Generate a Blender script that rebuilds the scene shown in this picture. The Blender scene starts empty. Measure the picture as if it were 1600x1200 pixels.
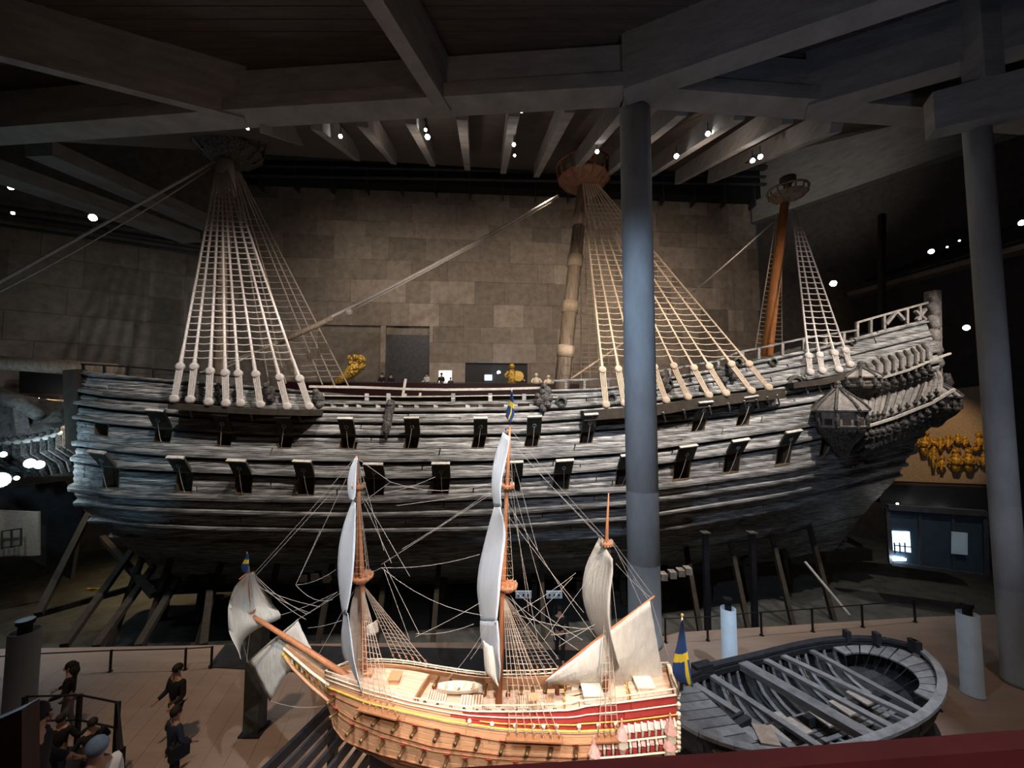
import bpy, bmesh, math, random
import numpy as np
from mathutils import Vector, Matrix, Quaternion
random.seed(7)
R = random.Random(7)
C = bpy.context.scene.collection
sc = bpy.context.scene
# ------------------------------------------------------------------ camera
F = 610.0; PITCH = math.radians(3.4); CAMZ = 7.9
cd = bpy.data.cameras.new('camera'); cam = bpy.data.objects.new('camera', cd); C.objects.link(cam)
cam.location = (0, 0, CAMZ); cam.rotation_euler = (math.pi/2 + PITCH, 0, 0)
cd.sensor_fit = 'HORIZONTAL'; cd.sensor_width = 36.0; cd.lens = 36.0*F/1600; cd.clip_start = 0.05; cd.clip_end = 300
sc.camera = cam
# ------------------------------------------------------------------ world, exposure
w = bpy.data.worlds.new('world'); sc.world = w; w.use_nodes = True
w.node_tree.nodes['Background'].inputs[0].default_value = (0.55, 0.62, 0.8, 1)
w.node_tree.nodes['Background'].inputs[1].default_value = 0.012
sc.view_settings.view_transform = 'Standard'; sc.view_settings.look = 'None'
sc.view_settings.exposure = 1.0; sc.view_settings.gamma = 1.0; sc.view_settings.use_curve_mapping = False
sc.cycles.max_bounces = 4; sc.cycles.diffuse_bounces = 2; sc.cycles.glossy_bounces = 2
sc.cycles.sample_clamp_indirect = 3.0
try: sc.cycles.use_denoising = True
except Exception: pass
# ------------------------------------------------------------------ lamps of the hall and added fill lights
def spot(loc, target, power, color, angle=50, blend=.6, radius=.12):
    l = bpy.data.lights.new('spot_light', 'SPOT'); l.energy = power; l.color = color
    l.spot_size = math.radians(angle); l.spot_blend = blend; l.shadow_soft_size = radius
    o = bpy.data.objects.new('spot_light', l); C.objects.link(o); o.location = loc
    o.rotation_euler = (Vector(target)-Vector(loc)).to_track_quat('-Z', 'Y').to_euler()
    return o
def point(loc, power, color, radius=.3):
    l = bpy.data.lights.new('point_light', 'POINT'); l.energy = power; l.color = color; l.shadow_soft_size = radius
    o = bpy.data.objects.new('point_light', l); C.objects.link(o); o.location = loc; return o
NEUT = (1, .93, .86); COOL = (.62, .8, 1); WARM = (1, .74, .5)
# spots on the roof ring beam, raking down the ship's side from upper right
for lx, ly, lz, tx, ty, tz, p, col, ang in [
    (24.5, 16.2, 17.6, 21, 23.5, 9, 3300, NEUT, 84),
    (17, 15.0, 17.2, 14, 21, 8.5, 3900, NEUT, 84),
    (10.5, 14.3, 17.0, 7.5, 20, 8.5, 4600, NEUT, 84),
    (5.0, 14.0, 17.0, 1.5, 19.5, 8.5, 4400, NEUT, 84),
    (-1.5, 14.0, 17.0, -5, 19, 8.5, 3800, NEUT, 82),
    (-8, 14.2, 17.0, -12, 18.5, 8.5, 2500, NEUT, 80),
    (-14, 13.2, 17.0, -18, 19, 8.0, 950, (.95, .97, 1), 76)]:
    spot((lx, ly, lz), (tx, ty, tz), p, col, ang, .9, .06)
spot((-15, 8, 4), (-17.5, 19, 5.0), 420, (.35, .72, 1), 34, 1, .3)      # bluish display light on the bow
# masts and rigging
spot((-3, 16, 16.8), (-5, 24, 14), 1500, (1, .9, .8), 84, 1, .1)
spot((-8, 15.5, 16.4), (-15, 23, 13.0), 1900, (1, .9, .84), 66, .9, .1)
spot((1, 15.5, 16.4), (5.5, 24, 13.5), 1900, (1, .85, .68), 66, .9, .1)
spot((9, 15.5, 16.4), (8, 24, 14), 1000, (1, .84, .7), 60, .9, .1)
spot((17, 15.5, 16.4), (18, 25, 14.5), 900, (1, .88, .8), 66, .9, .1)
# far wall wash
spot((-10, 25, 22), (-12, 38, 15), 1800, (1, .86, .72), 120, 1, .3)
spot((2, 25, 22.5), (2, 39, 15), 2300, (1, .84, .68), 120, 1, .3)
spot((14, 25, 22), (14, 40, 15), 2300, (1, .82, .66), 120, 1, .3)
spot((-20, 22, 16), (-32, 34, 12), 380, (.8, .9, .9), 100, 1, .3)
# weak unseen fill lights added to brighten ceiling, beams and right fascia
spot((-6, 3, 9.5), (-7, 10, 20), 250, (1, .72, .55), 120, 1, .5)
spot((7, 4, 9.5), (9, 11, 20), 280, (.55, .68, 1), 110, 1, .5)
spot((-4, 18, 17), (-3, 19, 24), 260, (1, .8, .65), 150, 1, .4)
spot((9, 18, 17), (9, 20, 24), 300, (1, .8, .65), 150, 1, .4)
spot((20, 28, 24.5), (29, 36, 29.5), 700, (1, .95, .85), 80, 1, .4)
# model ship
spot((2.4, 1.0, 16.2), (0.3, 5.3, 3.9), 3100, (1, .78, .62), 30, .5, .05)
spot((-3.0, 1.2, 16.2), (-1.5, 5.6, 4.0), 2300, (1, .8, .66), 30, .6, .05)
spot((1.8, -1.5, 13.5), (-.6, 5.4, 5.2), 2000, (.78, .88, 1), 36, .6, .05)
spot((-4.5, .5, 12), (-1.6, 5.6, 5.5), 750, (.85, .93, 1), 40, .6, .05)
spot((1.2, -1.8, 10.5), (0, 5.0, 3.4), 1100, (1, .76, .6), 34, .7, .05)
point((3, -2, 12.5), 110, (1, .8, .7), .2)  # unseen fill added behind the camera, lifts the near handrail and visitors
# longboat, columns and floor
spot((9, 5, 16), (7, 9.2, 1), 2700, (.78, .86, 1), 32, .7, .1)
spot((-8, 5, 16), (-6.5, 9.6, 0), 1500, (1, .74, .54), 42, .9, .3)
spot((3, 8, 16.5), (6.0, 12, 0), 420, (1, .78, .6), 50, 1, .3)
spot((12, 6, 15.5), (12, 10.5, 0), 420, (1, .76, .56), 50, 1, .3)
spot((-.5, 4.6, 15.5), (4.4, 13, 8.5), 2300, (.55, .74, 1), 66, 1, .2)
spot((10, 2, 5), (15, 11, 7), 420, (.65, .76, 1), 62, 1, .3)
# pit, gallery and sculptures
spot((-22, 28, 4.5), (-21.5, 27, -3.6), 1500, (1, .75, .4), 118, 1, .3)
point((-24.5, 18.2, 6.5), 160, (.5, .8, 1), .3)
spot((-23.5, 19.5, 8), (-19, 26, -3.4), 500, (1, .85, .6), 70, .9, .2)
spot((27, 24, 10.0), (32.0, 30.5, 6.0), 800, (1, .66, .32), 48, .7, .1)
spot((22, 14, 6), (22, 20, -2), 60, (.5, .75, 1), 80, 1, .3)

# ------------------------------------------------------------------ picture measurements -> places in the hall
cp, sp_ = math.cos(PITCH), math.sin(PITCH)
def ray(px, py):
    dx, dz = (px-800)/F, (600-py)/F
    return dx, cp - sp_*dz, sp_ + cp*dz
def at(px, py, Y):
    a, b, c = ray(px, py); k = Y/b
    return Vector((a*k, Y, CAMZ + c*k))
def atz(px, py, Z):
    a, b, c = ray(px, py); k = (Z-CAMZ)/c
    return Vector((a*k, b*k, Z))
def proj(p):
    x, y, z = p[0], p[1], p[2]-CAMZ
    d = y*cp + z*sp_; h = -y*sp_ + z*cp
    return 800 + F*x/d, 600 - F*h/d
def online(px, py, D, t):               # on the vertical plane y = D + t x
    a, b, c = ray(px, py); k = D/(b - t*a)
    return Vector((a*k, b*k, CAMZ + c*k))
# ------------------------------------------------------------------ materials
def mat(name, col, rough=.8, kind=None, scale=4.0, amt=.35, bump=.0, metal=0, emit=0, var=0.0, stretch=(1, 1, 1), spec=.3, warm=None):
    m = bpy.data.materials.new(name); m.use_nodes = True
    nt = m.node_tree; N = nt.nodes; L = nt.links; b = N['Principled BSDF']
    b.inputs['Base Color'].default_value = (*col, 1); b.inputs['Roughness'].default_value = rough
    b.inputs['Metallic'].default_value = metal; b.inputs['Specular IOR Level'].default_value = spec
    if emit:
        b.inputs['Emission Color'].default_value = (*col, 1); b.inputs['Emission Strength'].default_value = emit
        return m
    tc = N.new('ShaderNodeTexCoord'); mp = N.new('ShaderNodeMapping'); mp.inputs['Scale'].default_value = stretch
    L.new(tc.outputs['Object'], mp.inputs[0])
    no = N.new('ShaderNodeTexNoise'); no.inputs['Scale'].default_value = scale; no.inputs['Detail'].default_value = 6
    no.inputs['Roughness'].default_value = .65
    L.new(mp.outputs[0], no.inputs['Vector'])
    rp = N.new('ShaderNodeValToRGB'); rp.color_ramp.elements[0].position = .3 if amt < .6 else .41; rp.color_ramp.elements[1].position = .7 if amt < .6 else .6
    lo = tuple(c*(1-amt) for c in col); hi = tuple(min(1, c*(1+amt)) for c in col)
    if warm: hi = warm
    rp.color_ramp.elements[0].color = (*lo, 1); rp.color_ramp.elements[1].color = (*hi, 1)
    L.new(no.outputs['Fac'], rp.inputs[0]); out = rp.outputs[0]
    if var:
        oi = N.new('ShaderNodeObjectInfo'); mr = N.new('ShaderNodeMapRange')
        mr.inputs['To Min'].default_value = 1-var; mr.inputs['To Max'].default_value = 1+var
        L.new(oi.outputs['Random'], mr.inputs['Value'])
        mx = N.new('ShaderNodeVectorMath'); mx.operation = 'SCALE'
        L.new(out, mx.inputs[0]); L.new(mr.outputs[0], mx.inputs['Scale']); out = mx.outputs[0]
    L.new(out, b.inputs['Base Color'])
    if bump:
        bp = N.new('ShaderNodeBump'); bp.inputs['Strength'].default_value = min(1, bump); bp.inputs['Distance'].default_value = .05
        L.new(no.outputs['Fac'], bp.inputs['Height']); L.new(bp.outputs[0], b.inputs['Normal'])
    return m
M = dict(
 hull=mat('black_oak', (.235, .222, .21), .6, scale=5, amt=.68, bump=1, var=.22, stretch=(.22, .6, 3.6), spec=.4),
 wale=mat('dark_oak', (.15, .142, .133), .55, scale=3.0, amt=.6, bump=1, var=.1, stretch=(.25, .6, 2.5)),
 inner=mat('shadowed_oak', (.035, .026, .018), .9, scale=3, amt=.4),  # near-black: shade behind ports and wale seams put into the colour
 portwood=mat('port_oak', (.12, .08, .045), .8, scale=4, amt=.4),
 lid=mat('lid_oak', (.045, .043, .034), .7, scale=5, amt=.4),
 edge=mat('pale_oak', (.42, .38, .33), .7, scale=5, amt=.3),
 gal=mat('gallery_oak', (.20, .175, .155), .7, scale=5, amt=.5, bump=.6, var=.2),
 carve=mat('carved_oak', (.06, .052, .046), .6, scale=9, amt=.7, bump=1),
 mast=mat('spar_wood', (.22, .165, .12), .65, scale=2.5, amt=.45, bump=.5, stretch=(3, 3, .3)),
 tops=mat('red_brown_oak', (.16, .07, .04), .6, scale=4, amt=.4),
 mizz=mat('orange_spar', (.50, .19, .06), .5, scale=3, amt=.25, stretch=(3, 3, .3)),
 rope=mat('hemp_rope', (.42, .34, .27), .9, scale=8, amt=.2),
 ropeg=mat('pale_rope', (.40, .35, .315), .9, scale=8, amt=.2),
 ropem=mat('tan_rope', (.37, .28, .2), .9, scale=8, amt=.2),
 conr=mat('dim_lit_wall_concrete', (.055, .048, .045), .85, scale=2, amt=.3),  # dimness of the right wall below the fascia put into its colour
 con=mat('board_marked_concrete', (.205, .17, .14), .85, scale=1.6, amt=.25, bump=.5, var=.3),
 conb=mat('beam_concrete', (.19, .185, .18), .85, scale=1.5, amt=.25, bump=.6, stretch=(.6, .6, 2)),
 conc=mat('column_concrete', (.27, .28, .29), .8, scale=1.3, amt=.2, bump=.3, stretch=(1, 1, .4)),
 ceil=mat('ceiling_boards', (.075, .062, .056), .85, scale=2, amt=.3, bump=.3, stretch=(.3, 3, 1)),
 floor=mat('beige_floor', (.36, .26, .20), .6, scale=1.2, amt=.12, stretch=(.5, 3, 1)),
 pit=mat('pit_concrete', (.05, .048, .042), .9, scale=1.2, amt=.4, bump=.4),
 black=mat('black_paint', (.012, .012, .013), .5, scale=6, amt=.3),
 iron=mat('dark_iron', (.03, .03, .035), .5, scale=6, amt=.3, metal=.4),
 maroon=mat('maroon_paint', (.024, .004, .006), .45, scale=5, amt=.2),
 duct=mat('duct_metal', (.05, .05, .055), .5, scale=3, amt=.3, metal=.3),
 pale=mat('pale_pipe', (.5, .6, .68), .5, scale=2, amt=.1),
 gold=mat('gilded_wood', (.62, .36, .07), .4, scale=7, amt=.7, bump=1, metal=.3),
 lamp=mat('lamp_light', (1, .96, .9), .5, emit=40),
 lampb=mat('lamp_light_blue', (.7, .88, 1), .5, emit=30),
 screen=mat('lit_screen', (.55, .75, 1), .5, emit=1.6),
 glow=mat('lit_white_panel', (1, .93, .85), .5, emit=.75),
 glass=mat('smoked_glass', (.03, .045, .06), .12, scale=2, amt=.2, spec=.6),
 # model ship
 mhull=mat('model_pine', (.55, .30, .16), .55, scale=12, amt=.18, var=.12, stretch=(.3, 1, 3)),
 mdeck=mat('model_deck', (.66, .47, .34), .55, scale=12, amt=.15, var=.14, stretch=(.3, 2, 3)),
 mwale=mat('model_wale', (.33, .15, .07), .5, scale=12, amt=.2),
 mred=mat('model_red', (.32, .035, .03), .5, scale=10, amt=.15, var=.1),
 mgold=mat('model_yellow', (.75, .48, .10), .4, scale=12, amt=.2),
 mwhite=mat('model_cream', (.78, .68, .52), .5, scale=12, amt=.15),
 mmast=mat('model_spar', (.50, .20, .09), .5, scale=9, amt=.2, stretch=(3, 3, .3)),
 mpink=mat('model_gallery', (.62, .36, .32), .5, scale=14, amt=.35),
 mrope=mat('model_rigging', (.42, .33, .26), .9, scale=8, amt=.2),
 mropep=mat('model_pale_rigging', (.42, .38, .34), .9, scale=8, amt=.2),
 sail=mat('sail_canvas', (.66, .62, .54), .85, scale=5, amt=.1, bump=.4, stretch=(4, 4, .6)),
 sail_cool=mat('cool_lit_sail_canvas', (.70, .75, .82), .85, scale=5, amt=.08, bump=.4, stretch=(4, 4, .6)),  # bluish copy of the canvas, cool light on fore and main sails painted in
 fblue=mat('flag_blue', (.02, .06, .2), .7, scale=6, amt=.15),
 fyel=mat('flag_yellow', (.8, .6, .05), .7, scale=6, amt=.1),
 gun=mat('bronze_gun', (.16, .09, .04), .4, scale=8, amt=.3, metal=.5),
 # longboat
 bwood=mat('boat_grey_oak', (.25, .25, .255), .65, scale=6, amt=.35, bump=.6, var=.2, stretch=(.6, .6, 3)),
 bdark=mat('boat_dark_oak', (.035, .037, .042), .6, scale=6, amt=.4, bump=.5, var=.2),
 bpale=mat('boat_new_plank', (.5, .44, .38), .65, scale=9, amt=.3),
 # people
 skin=mat('skin', (.42, .25, .18), .6, scale=5, amt=.05), dark=mat('black_cloth', (.014, .014, .017), .9, scale=9, amt=.3),
 navy=mat('navy_cloth', (.02, .028, .05), .9, scale=9, amt=.3), jean=mat('grey_cloth', (.2, .2, .21), .9, scale=9, amt=.2),
 white=mat('white_cloth', (.6, .6, .62), .9, scale=9, amt=.1), hair=mat('dark_hair', (.02, .014, .01), .7, scale=20, amt=.4),
 red=mat('red_cloth', (.25, .02, .03), .9, scale=9, amt=.2), cap=mat('blue_grey_cap', (.14, .2, .3), .8, scale=9, amt=.2),
)
# ------------------------------------------------------------------ mesh helpers
class MB:
    def __init__(s): s.v = []; s.f = []
    def add(s, vs, fs):
        o = len(s.v); s.v += [tuple(v) for v in vs]; s.f += [tuple(i+o for i in f) for f in fs]
    def box(s, c, size, rot=None):
        hx, hy, hz = size[0]/2, size[1]/2, size[2]/2; c = Vector(c); vs = []
        for x in (-hx, hx):
            for y in (-hy, hy):
                for z in (-hz, hz):
                    p = Vector((x, y, z)); vs.append(c + (rot @ p if rot else p))
        s.add(vs, [(0, 1, 3, 2), (4, 6, 7, 5), (0, 4, 5, 1), (2, 3, 7, 6), (0, 2, 6, 4), (1, 5, 7, 3)])
        return s
    def bar(s, a, b, w, h, up=(0, 0, 1)):      # box beam from a to b, width w (sideways), height h (along up)
        a = Vector(a); b = Vector(b); d = (b-a).normalized(); up = Vector(up); sd = d.cross(up)
        if sd.length < 1e-4: sd = Vector((1, 0, 0))
        sd.normalize(); u = sd.cross(d).normalized(); vs = []
        for p in (a, b):
            for i, j in ((-1, -1), (1, -1), (1, 1), (-1, 1)): vs.append(p + sd*i*w/2 + u*j*h/2)
        s.add(vs, [(3, 2, 1, 0), (4, 5, 6, 7), (0, 1, 5, 4), (1, 2, 6, 5), (2, 3, 7, 6), (3, 0, 4, 7)])
        return s
    def tube(s, pts, r, n=6):
        pts = [Vector(p) for p in pts]; k = len(pts); rr = r if isinstance(r, (list, tuple)) else [r]*k
        prev = None; vs = []
        for i, p in enumerate(pts):
            d = (pts[min(i+1, k-1)] - pts[max(i-1, 0)])
            d = d.normalized() if d.length > 1e-9 else Vector((0, 0, 1))
            if prev is None:
                x = d.orthogonal().normalized()
            else:
                x = prev - d*prev.dot(d); x = x.normalized() if x.length > 1e-6 else d.orthogonal().normalized()
            prev = x; y = d.cross(x)
            for q in range(n):
                a = 2*math.pi*q/n; vs.append(p + (x*math.cos(a) + y*math.sin(a))*rr[i])
        fs = [(i*n+q, i*n+(q+1) % n, (i+1)*n+(q+1) % n, (i+1)*n+q) for i in range(k-1) for q in range(n)]
        fs += [tuple(range(n))[::-1], tuple(range((k-1)*n, k*n))]
        s.add(vs, fs); return s
    def lathe(s, c, prof, n=16, axis=(0, 0, 1)):    # prof: (radius, height)
        q = Vector((0, 0, 1)).rotation_difference(Vector(axis).normalized()); c = Vector(c); vs = []
        for r, h in prof:
            for i in range(n):
                a = 2*math.pi*i/n; vs.append(c + q @ Vector((max(r, 1e-4)*math.cos(a), max(r, 1e-4)*math.sin(a), h)))
        k = len(prof)
        fs = [(i*n+q_, i*n+(q_+1) % n, (i+1)*n+(q_+1) % n, (i+1)*n+q_) for i in range(k-1) for q_ in range(n)]
        fs += [tuple(range(n))[::-1], tuple(range((k-1)*n, k*n))]
        s.add(vs, fs); return s
    def ball(s, c, r, n=10, m=7, sc_=(1, 1, 1), rot=None):
        vs = []; c = Vector(c)
        for i in range(m+1):
            t = math.pi*i/m
            for j in range(n):
                a = 2*math.pi*j/n
                p = Vector((math.sin(t)*math.cos(a)*r*sc_[0] + (1e-5 if i in (0, m) else 0)*math.cos(a), math.sin(t)*math.sin(a)*r*sc_[1], -math.cos(t)*r*sc_[2]))
                vs.append(c + (rot @ p if rot else p))
        s.add(vs, [(i*n+j, i*n+(j+1) % n, (i+1)*n+(j+1) % n, (i+1)*n+j) for i in range(m) for j in range(n)]); return s
    def grid(s, P, thick=None, N=None):            # P[i][j] points; optional thickness along -N[i][j]
        a, b = len(P), len(P[0]); vs = [p for row in P for p in row]
        fs = [(i*b+j, i*b+j+1, (i+1)*b+j+1, (i+1)*b+j) for i in range(a-1) for j in range(b-1)]
        if thick is not None:
            o = a*b; vs += [P[i][j] - N[i][j]*thick for i in range(a) for j in range(b)]
            fs += [(o+i*b+j, o+(i+1)*b+j, o+(i+1)*b+j+1, o+i*b+j+1) for i in range(a-1) for j in range(b-1)]
            for i in range(a-1):
                fs.append((i*b, (i+1)*b, o+(i+1)*b, o+i*b)); fs.append((i*b+b-1, o+i*b+b-1, o+(i+1)*b+b-1, (i+1)*b+b-1))
            for j in range(b-1):
                fs.append((j, o+j, o+j+1, j+1)); q = (a-1)*b; fs.append((q+j, q+j+1, o+q+j+1, o+q+j))
        s.add(vs, fs); return s
    def prism(s, poly, d):                          # planar polygon pushed along d
        d = Vector(d); n = len(poly); vs = [Vector(p) for p in poly] + [Vector(p)+d for p in poly]
        s.add(vs, [tuple(range(n))[::-1], tuple(range(n, 2*n))] + [(i, (i+1) % n, n+(i+1) % n, n+i) for i in range(n)]); return s
    def build(s, name, m, parent=None, smooth=False):
        me = bpy.data.meshes.new(name); off = Vector((0, 0, 0))
        if parent is not None: off = WORLD[parent.name]
        elif s.v:
            xs = np.array(s.v); off = Vector((float(xs[:, 0].mean()), float(xs[:, 1].mean()), float(xs[:, 2].min())))
        me.from_pydata([(v[0]-off[0], v[1]-off[1], v[2]-off[2]) for v in s.v], [], s.f)
        me.materials.append(M[m] if isinstance(m, str) else m)
        bm = bmesh.new(); bm.from_mesh(me); bmesh.ops.recalc_face_normals(bm, faces=bm.faces); bm.to_mesh(me); bm.free()
        if smooth:
            for p in me.polygons: p.use_smooth = True
        o = bpy.data.objects.new(name, me); C.objects.link(o)
        if parent is not None: o.parent = parent; WORLD[o.name] = off
        else: o.location = off; WORLD[o.name] = off
        return o
WORLD = {}
def root(name, loc, label, cat, group=None, kind=None):
    o = bpy.data.objects.new(name, None); C.objects.link(o); o.location = loc; WORLD[o.name] = Vector(loc); o.empty_display_size = .2
    tag(o, label, cat, group, kind); return o
def tag(o, label=None, cat=None, group=None, kind=None):
    if label: o['label'] = label
    if cat: o['category'] = cat
    if group: o['group'] = group
    if kind: o['kind'] = kind
    return o
def struct(o, label=None): o['kind'] = 'structure'; (label and o.__setitem__('label', label)); return o
def sag(a, b, s, n=8):
    a = Vector(a); b = Vector(b)
    return [a.lerp(b, i/n) - Vector((0, 0, 4*s*(i/n)*(1-i/n))) for i in range(n+1)]
# =================================================================== THE HALL
def slab(name, pts, d, m): return struct(MB().prism(pts, d).build(name, m))
WD, WT = 39.0, .08                                     # far wall: y = WD + WT x
def fw(px, py): return online(px, py, WD, WT)
# floor: quay of beige boards along the dock, pit beyond
edge_pts = [(-32, 12.0)] + [tuple(atz(a, b, 0).xy) for a, b in ((-60, 1015), (40, 1013), (330, 1008), (640, 1004), (1000, 1003), (1060, 988), (1250, 976), (1440, 964), (1560, 960))]
poly = [(-32, -3, 0)] + [(x, y, 0) for x, y in edge_pts] + [(30, edge_pts[-1][1], 0), (30, -3, 0)]
fl = slab('floor', poly, (0, 0, -.3), 'floor')
for k in range(44):                                    # boards laid across the quay, seams standing a little apart
    x0 = -17+ k*.5
    if x0 > 3: break
    MB().prism([(x0+.003, 7.6, .0), (x0+.497, 7.6, .0), (x0+.497-1.2*1.0, 12.6, .0), (x0+.003-1.2*1.0, 12.6, .0)], (0, 0, .012)).build('floor_board', 'floor', fl)
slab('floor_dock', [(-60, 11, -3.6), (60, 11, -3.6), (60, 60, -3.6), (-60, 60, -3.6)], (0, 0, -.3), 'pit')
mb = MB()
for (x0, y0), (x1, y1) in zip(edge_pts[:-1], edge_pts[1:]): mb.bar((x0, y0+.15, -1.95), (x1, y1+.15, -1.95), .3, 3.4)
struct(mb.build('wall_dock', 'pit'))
# sloping concrete apron inside the dock, left
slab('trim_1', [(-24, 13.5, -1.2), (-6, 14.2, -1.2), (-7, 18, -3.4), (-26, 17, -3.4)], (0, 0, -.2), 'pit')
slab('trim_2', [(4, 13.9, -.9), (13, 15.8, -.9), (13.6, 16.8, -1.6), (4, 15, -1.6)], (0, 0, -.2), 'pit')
# dark carpeted stage behind the model
slab('trim_3', [atz(325, 1043, .02), atz(352, 1008, .02), (3.0, 13.1, .02), (3.0, 11.4, .02)], (0, 0, .03), 'duct')
# far wall and its panels
wl = fw(330, 600); wr = fw(1192, 600)
def wpt(x, z, off=0): return Vector((x + off*WT, WD + WT*x - off, z))
xl, xr = wl.x-3, wr.x
back = slab('wall_back', [wpt(xl, -4, -.3), wpt(xr, -4, -.3), wpt(xr, 34, -.3), wpt(xl, 34, -.3)], (0, .5, 0), 'con')
openings = [(497, 517, 593, 612), (603, 522, 670, 612), (727, 567, 824, 612)]
ops = []
for a, b, c, d in openings:
    p, q = fw(a, b), fw(c, d); ops.append((p.x, q.x, q.z, p.z))
z = 6.0; row = 0
while z < 30:
    h = R.choice([1.6, 2.0, 2.3]) if row else 2.0
    x = xl
    while x < xr-.3:
        wd = R.choice([1.7, 2.4, 3.0, 3.6, 4.4]); x1 = min(x+wd, xr)
        segs = [(x, x1)]
        for (ox0, ox1, oz0, oz1) in ops:
            if z < oz1 and z+h > oz0-.2:
                ns = []
                for (s0, s1) in segs:
                    if ox0 > s0: ns.append((s0, min(s1, ox0)))
                    if ox1 < s1: ns.append((max(s0, ox1), s1))
                segs = [s for s in ns if s[1]-s[0] > .05]
        for s0, s1 in segs:
            o = R.uniform(0, .05)
            MB().prism([wpt(s0+.008, z+.008, o), wpt(s1-.008, z+.008, o), wpt(s1-.008, z+h-.008, o), wpt(s0+.008, z+h-.008, o)], (0, .32+o, 0)).build('panel', 'con', back)
        x = x1
    z += h; row += 1
# grey shutters and dark alcove in the openings
for i, (x0, x1, z0, z1) in enumerate(ops):
    m_ = ['con', 'duct', 'black'][i]
    b = MB().prism([wpt(x0, 6, -.22), wpt(x1, 6, -.22), wpt(x1, z1, -.22), wpt(x0, z1, -.22)], (0, .1, 0)).build('door_%d' % (i+1), m_); struct(b)
# left wall: runs from the corner towards the near left
cl0 = Vector((-26.2, 36.9, 0)); cl1 = Vector((-42.0, 26.6, 0)); dl = (cl1-cl0); Ll = dl.length; dl.normalize(); nl = Vector((dl.y, -dl.x, 0));
if nl.y > 0: nl = -nl
leftw = slab('wall_left', [cl0+Vector((0, 0, -4)), cl0+Vector((0, 0, 34)), cl1+Vector((0, 0, 34)), cl1+Vector((0, 0, -4))], -nl*.4, 'con')
z = 4.0
while z < 20:
    s = 0
    while s < Ll-.2:
        wd = R.choice([2.4, 3.2, 4.0]); s1 = min(s+wd, Ll); o = R.uniform(.02, .06)
        MB().prism([cl0+dl*(s+.02)+Vector((0, 0, z+.02)), cl0+dl*(s1-.02)+Vector((0, 0, z+.02)), cl0+dl*(s1-.02)+Vector((0, 0, z+2.2)), cl0+dl*(s+.02)+Vector((0, 0, z+2.2))], nl*o).build('panel', 'con', leftw)
        s = s1
    z += 2.25
# right wall
cr0 = Vector((wr.x, wr.y, 0)); drr = Vector((8.4, -11.3, 0)).normalized(); NRV = Vector((drr.y, -drr.x, 0))
if NRV.y > 0: NRV = -NRV
cr1 = cr0 + drr*26
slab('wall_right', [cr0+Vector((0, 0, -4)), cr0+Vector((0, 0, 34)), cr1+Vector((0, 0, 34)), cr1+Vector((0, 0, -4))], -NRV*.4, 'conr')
slab('trim_4', [cr0+Vector((0, 0, 27.5))+NRV*1.2, cr0+Vector((0, 0, 40))+NRV*1.2, cr1+Vector((0, 0, 46))+NRV*1.2, cr1+Vector((0, 0, 27.5))+NRV*1.2], -NRV*1.1, 'conb')
# near side walls behind the picture edges close the hall
slab('wall_side_left', [(-42, 26.6, -4), (-42, -4, -4), (-42, -4, 34), (-42, 26.6, 34)], (-.4, 0, 0), 'con')
slab('wall_side_right', [(cr1.x, cr1.y, -4), (cr1.x, -4, -4), (cr1.x, -4, 34), (cr1.x, cr1.y, 34)], (.4, 0, 0), 'con')
slab('wall_front', [(-42, -4, -4), (cr1.x, -4, -4), (cr1.x, -4, 34), (-42, -4, 34)], (0, -.4, 0), 'con')
# ---- ceiling over the near part
ZB = CAMZ + 10.7                                        # underside of the big beams
ring = [(-42, 16.9), (-19.6, 14.95), (-10.0, 14.05), (3.9, 13.0), (10.7, 13.6), (22, 14.6), (42, 16.4)]
slab('ceiling', [(-42, -4, ZB+2.0)] + [(x, y, ZB+2.0) for x, y in ring] + [(42, -4, ZB+2.0)], (0, 0, .3), 'ceil')
cbs = MB()
for k in range(24):                                    # board marks of the ceiling stand proud
    y = 3+k*.42
    cbs.box((0, y, ZB+1.985), (50, .36, .03))
o = cbs.build('ceiling_board', 'ceil'); struct(o); o['kind'] = 'stuff'; tag(o, 'dark board-marked strips across the ceiling above the ship model', 'ceiling')
def beam(a, b, wd=.7, h=2.0, z=ZB, m='conb'):
    o = MB().bar((a[0], a[1], z+h/2), (b[0], b[1], z+h/2), wd, h).build('ceiling_beam', m); return struct(o)
for a, b in zip(ring[:-1], ring[1:]): beam(a, b, .7, 1.4, ZB+.3)
for a, b in zip(ring[:-1], ring[1:]):                   # lighter lower flange of the ring beam
    o = MB().bar((a[0], a[1]-.06, ZB+.32), (b[0], b[1]-.06, ZB+.32), .95, .5).build('ceiling_beam', 'conb'); struct(o)
def far(a, b, k): d = Vector((b[0]-a[0], b[1]-a[1])); return (a[0]+d.x*k, a[1]+d.y*k)
L1a, L1b = (-10.0, 14.0), (-15.3, 11.6)
beam(L1a, far(L1a, L1b, 4), .32)
beam((-2.45, 13.6), far((-2.35, 13.4), (-3.5, 9.8), 4), .5, 1.9)
R1a, R1b = (3.9, 12.9), (10.4, 9.75)
beam(R1a, far(R1a, R1b, 3), .8)
R2a, R2b = (10.7, 13.6), (14.95, 11.4)
beam(R2a, far(R2a, R2b, 4), .8)
c2 = at(1533, 193, 11.3)
beam((c2.x-1.0, c2.y+.5), far((c2.x, c2.y), (c2.x+4, c2.y-2), 4), .6, 1.2, c2.z)
struct(MB().bar((c2.x+.1, c2.y-.05, c2.z+1.2), (c2.x+.1, c2.y-.05, ZB+2), .6, .6, (1, 0, 0)).build('column', 'conb'))
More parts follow.
